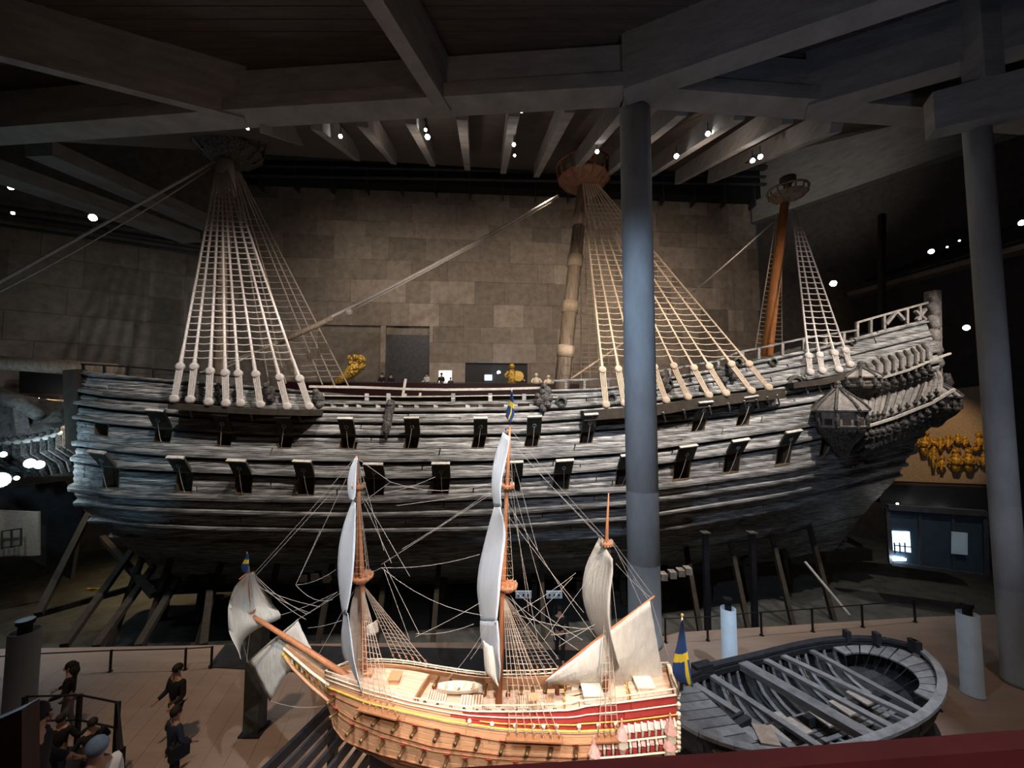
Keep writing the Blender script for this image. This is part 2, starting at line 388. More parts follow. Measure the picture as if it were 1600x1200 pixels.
# ---- roof beyond the ring beam, rising away, with rafters
def rq(x, y):
    if y < 24: return ZB+1.0 + (y-14.0)*.47
    return ZB+1.0+4.7 + (y-24)*.62
slab('ceiling_far', [(-42, 16.9, ZB+2.6), (-10, 14.05, ZB+1.5), (3.9, 13.2, ZB+1.5), (16, 14.1, ZB+1.5), (19, 44, ZB+15.8), (-42, 34, ZB+15.0)], (0, 0, .4), 'ceil')
slab('ceiling_right', [(16, 14.1, ZB+1.5), (42, 16.4, ZB+8), (44, 48, ZB+26), (19, 44, ZB+15.8)], (0, 0, .4), 'ceil')
slab('wall_upper_right', [(10.7, 14.2, ZB+1), (42, 16.9, ZB+1), (42, 16.9, ZB+9), (16, 14.7, ZB+2)], (0, .3, 0), 'conb')
for a, b in [((418, 190), (468, 215)), ((497, 185), (548, 232)), ((568, 180), (608, 236)), ((643, 176), (671, 238)), ((722, 170), (729, 242)), ((803, 165), (789, 246)),
             ((888, 160), (846, 250)), ((975, 160), (902, 252)), ((1062, 165), (955, 258)), ((1150, 172), (1020, 262)), ((1225, 178), (1085, 262)), ((1300, 190), (1140, 262))]:
    p = at(a[0], a[1], 14.6); q = at(b[0], b[1], 24.5)
    d = (q-p)*.35
    o = MB().bar(p-d*.1, q+d, .42, .9).build('rafter', 'conb'); struct(o)
for a, b in [((60, 232), (330, 352)), ((-20, 262), (300, 372))]:      # pale slanting roof girders at the left
    p = at(a[0], a[1], 20.0); q = at(b[0], b[1], 31)
    o = MB().bar(p, q, 1.6, .8).build('rafter', 'conb'); struct(o)
# columns
def column(px, py_base, r, m, ztop, zb=0):
    p = atz(px, py_base, zb)
    prof = [(r*1.06, 0), (r*1.06, .12), (r, .13), (r, 2.6), (r*.985, 2.62), (r*.985, 2.66), (r, 2.68), (r, 5.0), (r*.985, 5.02), (r*.985, 5.06), (r, 5.08), (r, ztop-zb)]
    o = MB().lathe(p, prof, 40).build('column', m, None, True); return struct(o), p
column(1008, 1003, .535, 'conc', ZB+.3)
column(1590, 1068, .31, 'conc', c2.z+.2)
# ducts and pipes on the far wall
dr = root('service_duct', wpt(0, 24, 1), 'dark ventilation duct and pipes high along the far concrete wall', 'duct')
for i, (pya, pyb, r_, off) in enumerate([(262, 272, .3, 1.8), (276, 290, .14, 1.8), (291, 305, .16, 1.8), (252, 262, .12, 1.9)]):
    a = fw(395, pya); b = fw(1188, pyb + (298-pyb)*.25)
    a = a + Vector((0, -off, 0)); b = b + Vector((0, -off, 0))
    MB().tube([a, b], r_, 8).build('pipe', 'duct', dr)
a = fw(395, 268); b = fw(1186, 300)
MB().bar(a+Vector((0, -.8, 0)), b+Vector((-.4, -.8, 0)), 1.3, 3.0).build('duct_box', 'black', dr)
for k in range(16):
    p = a.lerp(b, (k+.5)/16); MB().box(p+Vector((0, -1.3, -1.2)), (.12, .9, 2.6)).build('bracket', 'duct', dr)
dl_ = root('service_pipe', at(150, 350, 30), 'dark pipes and cable trays along the left wall under the roof', 'pipe')
for (a, b, r_) in [((-10, 336), (330, 388), .25), ((-10, 322), (330, 374), .1), ((-10, 350), (330, 400), .12)]:
    MB().tube([at(a[0], a[1], 28.0), at(b[0], b[1], 34.8)], r_, 8).build('pipe', 'duct', dl_)
dg = root('upper_gallery', at(1460, 430, 27), 'unlit upper gallery of steel beams behind the stern, high on the right', 'gallery')
MB().bar(at(1330, 462, 33), at(1640, 378, 24), 1.4, .35).build('deck', 'con', dg)
MB().bar(at(1330, 452, 33), at(1640, 362, 24), .1, .12).build('rail', 'duct', dg)
MB().bar(at(1350, 430, 33.6), at(1640, 320, 24.8), .8, 1.1).build('beam', 'black', dg)
for k in range(14):
    p = at(1330, 462, 33).lerp(at(1640, 378, 24), (k+.5)/14); MB().tube([p, p+Vector((0, 0, .7))], .04, 5).build('post', 'duct', dg)
MB().bar(at(1378, 335, 30), at(1378, 490, 30), .35, .35).build('mast_pole', 'black', dg)
# ---- lamps
def lamp(px, py, Y, r=.11, blue=False, n=0):
    p = at(px, py, Y)
    return p, r, blue
LAMPS = [(387, 201, 16, .06), (532, 213, 18, .09), (665, 203, 17, .07), (668, 214, 17.5, .12), (815, 172, 15.5, .11), (819, 162, 15.2, .05), (803, 226, 19, .09), (804, 243, 21, .07), (933, 237, 21, .11),
         (1106, 209, 18, .11), (1134, 188, 17, .13), (1146, 178, 16.7, .09), (1057, 244, 21, .13), (1176, 251, 20, .12), (1188, 245, 19.6, .12), (1275, 205, 18, .11), (1297, 190, 17.4, .07), (1307, 186, 17.2, .09), (1320, 185, 17, .07),
         (17, 293, 26, .17), (20, 333, 27, .12), (145, 340, 29, .28), (228, 358, 31, .10), (246, 361, 31.5, .10), (1302, 443, 30, .26), (1455, 393, 27, .18), (1510, 512, 26, .20), (1597, 348, 23, .18), (1480, 386, 26, .06), (1499, 376, 25.6, .06)]
WHERE = {0: 'beside the foremast top', 1: 'on the second roof rafter from the foremast', 2: 'upper one of the pair right of the roof beam tip', 3: 'lower, brighter one of the pair right of the roof beam tip',
 4: 'bright one at the beam edge above the middle of the ship', 5: 'small one just above the bright lamp over the middle of the ship', 6: 'upper one of two hanging near the wall duct mid-hall', 7: 'lower one of two hanging near the wall duct mid-hall', 8: 'beside the mainmast head',
 9: 'alone in the middle of the track right of the blue column', 10: 'upper pair of the track right of the blue column, lower lamp', 11: 'topmost on the track right of the blue column', 12: 'lowest on the track right of the blue column',
 13: 'left half of the long bright lamp pair over the mizzen', 14: 'right half of the long bright lamp pair over the mizzen', 15: 'lowest on the track over the stern', 16: 'second lowest on the track over the stern', 17: 'second highest on the track over the stern', 18: 'topmost on the track over the stern',
 19: 'upper one at the far left edge', 20: 'lower one at the far left edge', 21: 'big flaring one on the left wall pipes', 22: 'first of the small pair left of the foremast', 23: 'second of the small pair left of the foremast',
 24: 'bright one left of the upper gallery behind the stern', 25: 'bright one on the upper gallery behind the stern', 26: 'warm one right of the ship stern', 27: 'at the right edge by the upper gallery', 28: 'faint first one right along the upper gallery beam', 29: 'faint second one right along the upper gallery beam'}
for i, (px, py, Y, r_) in enumerate(LAMPS):
    p = at(px, py, max(14.7, Y*.9) if Y < 22 else Y); r_ *= .85
    t = root('spot_lamp', p, 'lit white spotlight, ' + WHERE[i], 'lamp', 'spotlights under the roof')
    d = (Vector((0, 0, CAMZ-2)) - p); d.normalize()
    MB().lathe(p, [(r_*.9, -.01), (r_, .0), (r_*.85, .02), (.001, .03)], 12, d).build('lens', 'lamp', t)
    MB().lathe(p, [(r_*.5, -r_*3), (r_*1.15, -r_*2.4), (r_*1.2, -.012), (r_*1.05, -.012)], 12, d).build('housing', 'black', t)
    MB().tube([p-d*r_*2, p-d*r_*2+Vector((0, 0, .5))], .02, 5).build('bracket', 'black', t)
for a, b, Ya, Yb, lb in [((1040, 256), (1150, 172), 22, 16.4, 'right of the blue column'), ((1165, 258), (1330, 178), 20.5, 16.8, 'over the stern'), ((640, 178), (674, 226), 16, 18.4, 'right of the roof beam tip'), ((808, 160), (803, 248), 15, 21.5, 'over the middle of the ship')]:
    o = MB().bar(at(a[0], a[1]-3, Ya), at(b[0], b[1]-3, Yb), .06, .06).build('lamp_track', 'black'); tag(o, 'thin black lamp track hanging ' + lb, 'track', 'lamp tracks')
# ---- opposite gallery with parapet
GY = 34.0
par = MB()
pa, pb = online(440, 597, GY, WT), online(905, 600, GY, WT)
gz = CAMZ+1.0
o = MB().prism([pa, pb, Vector((pb.x, pb.y, gz-1.6)), Vector((pa.x, pa.y, gz-1.6))], (0, .15, 0)).build('gallery_parapet', 'maroon')
tag(o, 'dark maroon parapet of the gallery across the hall behind the ship', 'parapet')
slab('floor_gallery', [(pa.x-24, pa.y-1.8, gz), (pb.x+2, pb.y+.1, gz), (pb.x+2, pb.y+5, gz), (pa.x-24, pa.y+2.0, gz)], (0, 0, -.4), 'con')
o = MB().bar(pa+Vector((0, .08, .06)), pb+Vector((0, .08, .06)), .12, .05).build('handrail', 'duct'); tag(o, 'pale steel handrail on top of the maroon parapet across the hall', 'handrail')
a, b = online(686, 579, GY+3, WT), online(706, 601, GY+3, WT)
o = MB().box(((a.x+b.x)/2, a.y, (a.z+gz)/2), (b.x-a.x, .1, a.z-gz)).build('display_panel', 'glow'); tag(o, 'small glowing white panel on the far gallery, mid-ship', 'panel')
a, b = online(757, 584, GY+3.6, WT), online(800, 597, GY+3.6, WT)
t = root('information_desk', ((a.x+b.x)/2, a.y, gz), 'counter with small blue-lit screen in the dark alcove across the hall', 'desk')
MB().box(((a.x+b.x)/2, a.y, (a.z+gz)/2), (b.x-a.x, .7, a.z-gz)).build('counter', 'duct', t)
q = online(763, 590, GY+3.0, WT); MB().box(q, (.7, .06, .5)).build('screen', 'screen', t)
q = online(779, 582, GY+3.3, WT); MB().ball(q, .16, 8, 6).build('light', 'lampb', t)
# =================================================================== THE GREAT SHIP
SX = -15.0                                              # where the round bow starts
def yc(x): return 25.1 + .08*x
NAMES = 'TABCDEFGHIJK'
TR = dict(
 T=[(117, 582), (200, 588), (280, 596), (400, 604), (484, 612), (600, 616), (700, 616), (845, 611), (944, 608), (1022, 594), (1131, 574), (1200, 560), (1301, 537), (1387, 513), (1451, 498)],
 A=[(120, 612), (164, 620), (250, 627), (330, 633), (400, 640), (500, 643), (606, 645), (700, 644), (800, 643), (900, 638), (1022, 628), (1100, 619), (1202, 606), (1331, 582), (1400, 567), (1470, 550)],
 B=[(122, 632), (170, 640), (250, 646), (400, 658), (500, 660), (606, 662), (700, 662), (830, 661), (900, 656), (1024, 646), (1100, 638), (1200, 622), (1305, 603), (1400, 583), (1470, 567)],
 C=[(126, 655), (170, 663), (250, 670), (400, 680), (560, 681), (606, 681), (700, 680), (830, 679), (900, 675), (979, 669), (1024, 662), (1150, 649), (1200, 640), (1284, 626), (1400, 603), (1470, 586)],
 D=[(130, 697), (175, 705), (220, 710), (287, 715), (400, 720), (606, 723), (700, 722), (800, 720), (900, 714), (981, 708), (1024, 703), (1120, 689), (1280, 665), (1400, 640), (1470, 620)],
 E=[(126, 721), (156, 727), (185, 731), (250, 736), (400, 742), (500, 746), (606, 748), (700, 747), (800, 745), (900, 739), (981, 732), (1024, 726), (1110, 714), (1230, 695), (1285, 683), (1400, 658), (1450, 645)],
 F=[(125, 767), (200, 778), (300, 781), (432, 784), (600, 785), (794, 778), (900, 773), (1027, 765), (1220, 738), (1330, 712), (1400, 692), (1440, 680)],
 G=[(140, 788), (182, 794), (275, 801), (500, 807), (600, 807), (794, 802), (983, 788), (1027, 783), (1220, 754), (1330, 731), (1400, 713), (1440, 702)],
 H=[(165, 814), (225, 821), (325, 827), (500, 830), (600, 830), (740, 828), (983, 811), (1027, 805), (1220, 773), (1330, 746), (1400, 726)],
 I=[(200, 838), (300, 847), (450, 851), (700, 849), (900, 839), (1027, 828), (1220, 794), (1330, 764), (1400, 742)],
 J=[(232, 872), (400, 882), (700, 882), (1000, 866), (1200, 838), (1340, 806)],
 K=[(255, 912), (400, 914), (700, 912), (1000, 900), (1200, 880), (1300, 862)])
HB = [4.7, 5.05, 5.25, 5.45, 5.75, 5.88, 5.9, 5.85, 5.7, 5.4, 4.1, .25]
SIL = [113, 114, 116, 119, 127, 125, 126, 138, 162, 196, 234, 262]
XE = [1452, 1468, 1470, 1468, 1456, 1446, 1432, 1418, 1404, 1396, 1335, 1290]
def py_of(j, px):
    t = TR[NAMES[j]]; return float(np.interp(px, [a for a, _ in t], [b for _, b in t]))
def taper(j, x):
    k = [.22, .2, .2, .2, .22, .26, .32, .38, .46, .56, .8, 0][j]
    return 1 - k*max(0, (x-6)/20)**2
def solve_z(j, x, y):
    px = 800 + F*x/y
    for _ in range(4):
        p = at(px, py_of(j, px), y); q = proj((x, y, p.z)); px = q[0]
    return p.z
NS = 141; S0 = .2
STA = np.zeros((12, NS, 3))
for j in range(12):
    xs = SX + 4.0*[1, 1, 1, 1, 1, 1, 1, .9, .8, .6, .4, .2][j]*0
    lo, hi = 1.0, 16.0
    def planpt(a, ph): return (xs - a*math.cos(ph), yc(xs) - .08*a*math.cos(ph) - HB[j]*math.sin(ph)**.9)
    for _ in range(30):
        a = (lo+hi)/2
        mn = min(800 + F*planpt(a, ph)[0]/(planpt(a, ph)[1]*1.0+.0) for ph in np.linspace(.05, 1.57, 60))
        if mn < SIL[j]: hi = a
        else: lo = a
    A_ = a
    xe = None; x = 25.0
    for _ in range(8):
        y = yc(x) - HB[j]*taper(j, x); x = (XE[j]-800)/F*y
    xe = x
    phs = np.linspace(.05, 1.57, 60); isil = min(range(60), key=lambda i: planpt(A_, phs[i])[0]/planpt(A_, phs[i])[1]); phsil = phs[isil]
    zs = solve_z(j, *planpt(A_, phsil))
    for i in range(NS):
        s = i/(NS-1)
        if s < S0:
            ph = (s/S0)*math.pi/2; X, Y = planpt(A_, ph)
            Z = zs + (phsil-ph)*.12 if ph < phsil else solve_z(j, X, Y)
            if j == 11: Z = max(Z, zs)
        else:
            X = xs + (xe-xs)*(s-S0)/(1-S0); Y = yc(X) - HB[j]*taper(j, X); Z = solve_z(j, X, Y)
        STA[j, i] = (X, Y, Z)
for j in range(12):                                     # fair the lines
    for _ in range(3):
        zz = STA[j, :, 2].copy(); STA[j, 1:-1, 2] = (zz[:-2] + 2*zz[1:-1] + zz[2:])/4
def S(s, t):
    s = min(max(s, 0), 1)*(NS-1); i = min(int(s), NS-2); fs = s-i
    t = min(max(t, 0), 11); j = min(int(t), 10); ft = t-j
    a = STA[j, i]*(1-fs) + STA[j, i+1]*fs; b = STA[j+1, i]*(1-fs) + STA[j+1, i+1]*fs
    return Vector(a*(1-ft) + b*ft)
def SN(s, t):
    e = .006
    a = S(min(s+e, 1), t) - S(max(s-e, 0), t); b = S(s, min(t+.5, 11)) - S(s, max(t-.5, 0))
    n = b.cross(a); n.normalize()
    if n.y > 0 and s > .02: n = -n
    if s <= .02 and n.x > 0: n = -n
    return n
def s_of(px, t):                                        # station that shows at picture column px
    lo, hi = S0*.45, 1.0
    for _ in range(34):
        m = (lo+hi)/2
        if proj(S(m, t))[0] < px: lo = m
        else: hi = m
    return lo
def hp(px, py, off=0):                                  # point on (or standing off) the port side seen at px, py
    y = 20.0
    for _ in range(12):
        p = at(px, py, y); s = s_of(px, 3)
        tt = 3.0; best = 1e9
        for k in range(0, 45):
            q = S(s, k/4)
            if abs(q.z-p.z) < best: best = abs(q.z-p.z); tt = k/4
        q = S(s_of(px, tt), tt); y = y*.3 + (q.y-off)*.7
    return at(px, py, y)
def cl(px, py, off=0):                                  # on the ship's centre plane
    return online(px, py, 25.1+off, .08)
SHIP = root('warship', (0, 25.1, -2.9), 'huge dark oak sailing warship with two rows of open gun ports filling the hall', 'ship')
# inner shell both sides, deck
def shell(off, t1, name, m, mirror):
    P = []
    for k in range(0, int(t1*2)+1):
        row = []
        for i in range(0, 71):
            s = i/70; q = S(s, 11-k/2 if False else k/2); n = SN(s, k/2)
            q = q - n*off
            if mirror: q = Vector((q.x, 2*yc(q.x)-q.y, q.z))
            row.append(q)
        P.append(row)
    return MB().grid(P).build(name, m, SHIP)
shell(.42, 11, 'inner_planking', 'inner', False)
shell(0, 11, 'starboard_side', 'wale', True)
P = []
for i in range(0, 71):
    s = i/70; q = S(s, 1.0) - SN(s, 1.0)*.35; q.z -= .5
    P.append([q, Vector((q.x, yc(q.x), q.z+.15)), Vector((q.x, 2*yc(q.x)-q.y, q.z))])
MB().grid(P).build('weather_deck', 'hull', SHIP)
# transom
tr_ = []
for k in range(0, 23):
    q = S(1, k/2); tr_.append([q, Vector((q.x+.2, yc(q.x), q.z)), Vector((q.x, 2*yc(q.x)-q.y, q.z))])
MB().grid(tr_).build('transom', 'carve', SHIP)
# ---- gun ports
UP = [(150, 172, 0), (243, 270, 1), (341, 364, 1), (436, 459, 1), (532, 555, 1), (632, 655, 1), (738, 759, 1), (820, 842, 1), (906, 927, 1), (990, 1012, 1), (1080, 1102, 1), (1150, 1171, 1)]
LO = [(163, 189, 1), (277, 303, 1), (368, 396, 1), (465, 493, 1), (572, 602, 1), (675, 703, 1), (788, 814, 1), (863, 890, 1), (961, 990, 1), (1051, 1078, 1), (1129, 1155, 1), (1211, 1235, 1), (1280, 1300, 1)]
PORTS = []
for L_, ta, tb in ((UP, 3.0, 3.5), (LO, 5.0, 5.75)):
    for a, b, lid in L_: PORTS.append((s_of(a, (ta+tb)/2), s_of(b, (ta+tb)/2), ta, tb, lid))
def upvec(s, t):
    v = S(s, t-.3) - S(s, t+.3); return v.normalized()
for ip, (sa, sb, ta, tb, lid) in enumerate(PORTS):
    sm = (sa+sb)/2; n = SN(sm, (ta+tb)/2)
    c = [S(sa, ta), S(sb, ta), S(sb, tb), S(sa, tb)]
    mb = MB(); o_ = [p+n*.05 for p in c]; i_ = [p-n*.75 for p in c]
    cen = sum(c, Vector())/4
    for q in range(4):                                  # four jambs with thickness
        a, b = c[q], c[(q+1) % 4]; w_ = .045
        ai, bi = a+(cen-a)*w_*2, b+(cen-b)*w_*2
        mb.add([a+n*.06, b+n*.06, bi+n*.06, ai+n*.06, a-n*.7, b-n*.7, bi-n*.7, ai-n*.7], [(0, 1, 2, 3), (3, 2, 6, 7), (4, 5, 1, 0), (7, 6, 5, 4), (0, 3, 7, 4), (1, 5, 6, 2)])
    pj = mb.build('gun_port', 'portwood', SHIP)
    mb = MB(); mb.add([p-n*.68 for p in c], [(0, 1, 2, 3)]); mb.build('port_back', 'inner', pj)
    if lid:
        hgt = .82 if ta > 4 else .78
        along = (c[1]-c[0]).normalized(); L_w = (c[1]-c[0]).length
        up = Vector((0, 0, 1)); ang = math.radians(36 + R.uniform(-5, 5)); tilt = up*math.cos(ang) + n*math.sin(ang)
        h0 = c[0]+n*.20+up*.04; h1 = c[1]+n*.20+up*.04
        back_n = along.cross(tilt).normalized()
        if back_n.dot(n) > 0: back_n = -back_n          # lid thickness goes to the hull side
        mb = MB(); mb.add([h0, h1, h1+tilt*hgt, h0+tilt*hgt, h0+back_n*.1, h1+back_n*.1, h1+tilt*hgt+back_n*.1, h0+tilt*hgt+back_n*.1],
                          [(0, 1, 2, 3), (4, 7, 6, 5), (0, 4, 5, 1), (1, 5, 6, 2), (0, 3, 7, 4)])
        ld = mb.build('port_lid', 'lid', SHIP)
        mb = MB().bar(h0+tilt*(hgt+.03)+back_n*.03, h1+tilt*(hgt+.03)+back_n*.03, .16, .07, tilt); mb.build('lit_lid_edge', 'edge', ld)  # pale strip paints the light caught by the lid's top edge
        mid = (h0+h1)/2 + tilt*hgt*.45
        ring = [mid + n*.05 + (along*math.cos(a)+tilt*math.sin(a))*.09 for a in np.linspace(0, 6.283, 9)]
        MB().tube(ring, .018, 5).build('ring', 'edge', ld)
        MB().tube(sag(mid+n*.06, c[2].lerp(c[3], .3 + .4*R.random())+n*.1, .12, 5), .014, 4).build('lid_rope', 'ropeg', ld)
# ---- planks
BANDS = [(0, 6), (1, 2), (2, 2), (3, 4), (4, 2), (5, 4), (6, 2), (7, 2), (8, 2), (9, 3), (10, 5)]
def cuts(t0, t1):
    out = []
    for sa, sb, ta, tb, _ in PORTS:
        if t0 < tb-.01 and t1 > ta+.01: out.append((sa, sb))
    return sorted(out)
WAIST = (s_of(492, 0), s_of(846, 0))
def plank(s0, s1, t0, t1):
    n = max(2, int((s1-s0)*52)+1); th = R.uniform(.05, .07); P = []; Nn = []
    g = .025
    for i in range(n+1):
        s = s0+(s1-s0)*i/n; nn = SN(s, (t0+t1)/2)
        j0 = R.uniform(-.02, .02)*(t1-t0); j1 = R.uniform(-.02, .02)*(t1-t0)
        tm = (t0+t1)/2
        P.append([S(s, t0+(t1-t0)*g+j0)+nn*(th-.03), S(s, tm)+nn*(th+R.uniform(.0, .02)), S(s, t1-(t1-t0)*g+j1)+nn*(th-.02)]); Nn.append([nn]*3)
    return MB().grid(P, .3, Nn).build('plank', 'hull', SHIP)
npl = 0
for j, k in BANDS:
    for q in range(k):
        t0 = j+q/k; t1 = j+(q+1)/k
        e = [0.0]; e_ = R.uniform(.06, .14)
        while e_ < .95: e.append(e_); e_ += R.uniform(.12, .17) if j < 9 else R.uniform(.2, .26)
        e.append(1.0)
        cc = cuts(t0, t1)
        if j == 0: cc = cc + [WAIST]
        for a, b in zip(e[:-1], e[1:]):
            segs = [(a+.0006, b-.0006)]
            for ca, cb in cc:
                ns = []
                for x0, x1 in segs:
                    if ca > x0: ns.append((x0, min(x1, ca)))
                    if cb < x1: ns.append((max(x0, cb), x1))
                segs = [z_ for z_ in ns if z_[1]-z_[0] > .0015]
            bh_ = abs(float((S(.5, j+1)-S(.5, j)).length)); ga = (.10/bh_) if (q == 0 and j > 0) else 0  # wider gap under each wale shapes its shadow line, dark shell behind
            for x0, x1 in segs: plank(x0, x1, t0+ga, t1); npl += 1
print('planks', npl)
# ---- wales
def wale(t, h, pr, s0=0.0, s1=1.0, m='wale', name='wale', n=110):
    P = []; Nn = []
    for i in range(n+1):
        s = s0+(s1-s0)*i/n; nn = SN(s, t); a = S(s, t)
        j = max(0, t-1); dz = (S(s, j)-a).length/max(.01, (t-j)) ; dt = h/max(dz, .2)
        b = S(s, t-dt); q = pr + R.uniform(-.012, .012)
        P.append([b+nn*.02, b.lerp(a, .12)+nn*q, b.lerp(a, .5)+nn*(q+.02), b.lerp(a, .9)+nn*q, a+nn*.02]); Nn.append([nn]*5)
    return MB().grid(P).build(name, m, SHIP)
for t, h, pr in [(1, .22, .17), (2, .22, .17), (3, .22, .17), (4, .3, .21), (5, .26, .20), (6, .3, .24), (7, .26, .24), (8, .26, .24), (9, .26, .22)]:
    wale(t-.0, h, pr)
wale(.12, .14, .18, 0, WAIST[0], 'wale', 'rail_cap'); wale(.12, .14, .18, WAIST[1], 1, 'wale', 'rail_cap')
wale(.5, .1, .14, WAIST[1], 1, 'wale', 'rail_cap')
# stem post, keel, stern post
stp = [S(0, t) for t in np.linspace(0, 11, 16)]
MB().tube([p+Vector((-.15, 0, 0)) for p in stp], .34, 8).build('stem_post', 'wale', SHIP)
MB().bar(S(0, 11)+Vector((0, 0, -.2)), S(1, 11)+Vector((2.5, .2, -.2)), .6, .7).build('keel', 'inner', SHIP)
MB().bar(S(1, 11)+Vector((.4, .2, -.2)), Vector((S(1, 5).x+.4, yc(S(1, 5).x), S(1, 5).z)), .5, .6, (1, 0, 0)).build('stern_post', 'wale', SHIP)
# ---- waist rails
def hpl(px, py, off=0):
    return hp(px, py, off)
def rail(pts, w_, h_, m='wale', name='rail', off=0):
    q = [hp(a, b, off) for a, b in pts]; mb = MB()
    for a, b in zip(q[:-1], q[1:]): mb.bar(a, b, w_, h_)
    return mb.build(name, m, SHIP)
rail([(484, 604), (560, 605), (640, 608), (700, 609), (780, 608), (846, 606)], .2, .12, 'edge', 'rail')
rail([(484, 628), (560, 629), (640, 630), (700, 630), (780, 629), (846, 627)], .3, .16, 'hull', 'rail')
rail([(500, 618), (640, 620), (846, 617)], .07, .05, 'edge', 'rail')
for px in (503, 573, 607, 708, 766, 819): rail([(px, 616), (px, 629)], .2, .2, 'hull', 'rail_post')
for px in (520, 540, 560, 590, 625, 650, 680, 730, 750, 790, 805, 830): rail([(px, 629), (px+1, 643)], .22, .16, 'hull', 'frame_timber')
# forecastle rail and quarterdeck rails
rail([(128, 569), (200, 573), (280, 580), (380, 590)], .08, .07, 'black', 'rail')
for px, p0, p1 in ((130, 569, 583), (163, 571, 585), (200, 573, 588), (240, 577, 591), (280, 580, 594)): rail([(px, p0), (px, p1)], .08, .08, 'black', 'rail_post')
rail([(106, 581), (118, 579), (150, 583), (195, 588)], .14, .1, 'edge', 'rail')
rail([(862, 595), (981, 591), (1022, 581), (1120, 564), (1152, 551)], .12, .1, 'wale', 'rail')
for px, p0, p1 in ((884, 595, 609), (913, 594, 609), (950, 593, 608), (1046, 577, 592), (1080, 571, 586), (1122, 562, 576)): rail([(px, p0), (px, p1)], .13, .13, 'wale', 'rail_post')
rail([(1150, 551), (1200, 541), (1259, 528), (1339, 516)], .12, .1, 'wale', 'rail')
rail([(1339, 504), (1395, 488), (1449, 473)], .14, .12, 'gal', 'rail')
for px, p0, p1 in ((1160, 550, 566), (1185, 545, 561), (1222, 537, 555), (1255, 530, 548), (1290, 524, 540), (1318, 518, 534), (1339, 503, 527), (1360, 499, 521), (1381, 493, 515), (1417, 482, 506), (1437, 477, 500)):
    rail([(px, p0), (px, p1)], .14, .14, 'gal', 'rail_post')
rail([(1384, 507), (1400, 487)], .16, .16, 'gal', 'brace'); rail([(1400, 487), (1412, 500)], .16, .16, 'gal', 'brace')
rail([(1430, 486), (1446, 500)], .16, .16, 'gal', 'brace'); rail([(1432, 500), (1446, 483)], .16, .16, 'gal', 'brace')
# top-edge fittings: dark blocks, knightheads, hawse rings
for px, py, r_ in ((877, 628, .3), (1331, 534, .22), (1152, 566, .26), (1243, 600, .5), (955, 622, .28), (1044, 600, .25), (1100, 606, .25), (1207, 566, .25)):
    p = hp(px, py, .15); MB().lathe(p, [(r_*.55, -.1), (r_, -.06), (r_, .1), (r_*.6, .14), (r_*.6, .0)], 14, (0, -1, .1)).build('round_port', 'lid', SHIP)
for px, py in ((853, 612), (850, 622), (843, 628), (1140, 580), (1125, 584), (1038, 596), (305, 612), (345, 616), (420, 612), (497, 622)):
    p = hp(px, py, .2); MB().ball(p, .3, 9, 7, (1, .7, 1.1)).ball(p+Vector((.15, -.08, -.35)), .22, 8, 6).ball(p+Vector((-.1, -.05, .3)), .17, 8, 6).build('carved_knob', 'carve', SHIP)
# carved fender hanging at the waist
a, b = hp(611, 626, .4), hp(603, 676, .35)
mb = MB(); mb.tube([a, a.lerp(b, .2), a.lerp(b, .45), a.lerp(b, .8), b, b+Vector((0, 0, -.25))], [.18, .24, .2, .22, .16, .05], 8); mb.ball(a.lerp(b, .12)+Vector((0, -.15, 0)), .17).build('catshead', 'carve', SHIP)
# diagonal pale battens on the deck beyond the waist
for (a_, b_) in (((634, 592), (629, 621)), ((616, 620), (611, 636)), ((634, 615), (630, 637)), ((657, 614), (652, 637))):
    p, q = cl(a_[0], a_[1], -3.5), cl(b_[0], b_[1], -3.5); MB().bar(p, q, .12, .12).build('batten', 'glow' if False else 'edge', SHIP)
# ---- channels
def channel(pts_top, out, th, m='wale', s_=None):
    mb = MB(); top = [(hp(a, b, out), hp(a, b, -.1)) for a, b in pts_top]
    for (a, ai), (b, bi) in zip(top[:-1], top[1:]):
        ai = Vector((a.x, ai.y, a.z)); bi = Vector((b.x, bi.y, b.z)); d = Vector((0, 0, -th))
        mb.add([a, b, bi, ai, a+d, b+d, bi+d, ai+d], [(0, 1, 2, 3), (7, 6, 5, 4), (0, 4, 5, 1), (2, 6, 7, 3), (1, 5, 6, 2), (0, 3, 7, 4)])
    return mb.build('channel', 'inner', SHIP)
channel([(262, 630), (330, 635), (400, 639), (487, 641)], 1.15, .26)
channel([(912, 642), (1022, 634), (1090, 623), (1160, 614), (1227, 607)], 1.0, .5)
channel([(1240, 598), (1290, 592), (1337, 580)], .8, .3)
for px, py in ((300, 640), (345, 644), (395, 646), (435, 648), (470, 648), (930, 655), (1000, 650), (1040, 647), (1072, 643), (1112, 637), (1142, 633), (1167, 629), (1186, 627), (1203, 623), (1218, 620), (1262, 602), (1282, 600), (1300, 597), (1320, 592)):
    o_ = .9 if px < 1230 else .6
    a = hp(px-4, py-3, o_); b = hp(px, py+12, .3); c = hp(px, py-2, .25)
    MB().bar(a, b, .07, .07).bar(b, b+Vector((0, .3, 0)), .07, .07).build('knee', 'wale', SHIP)
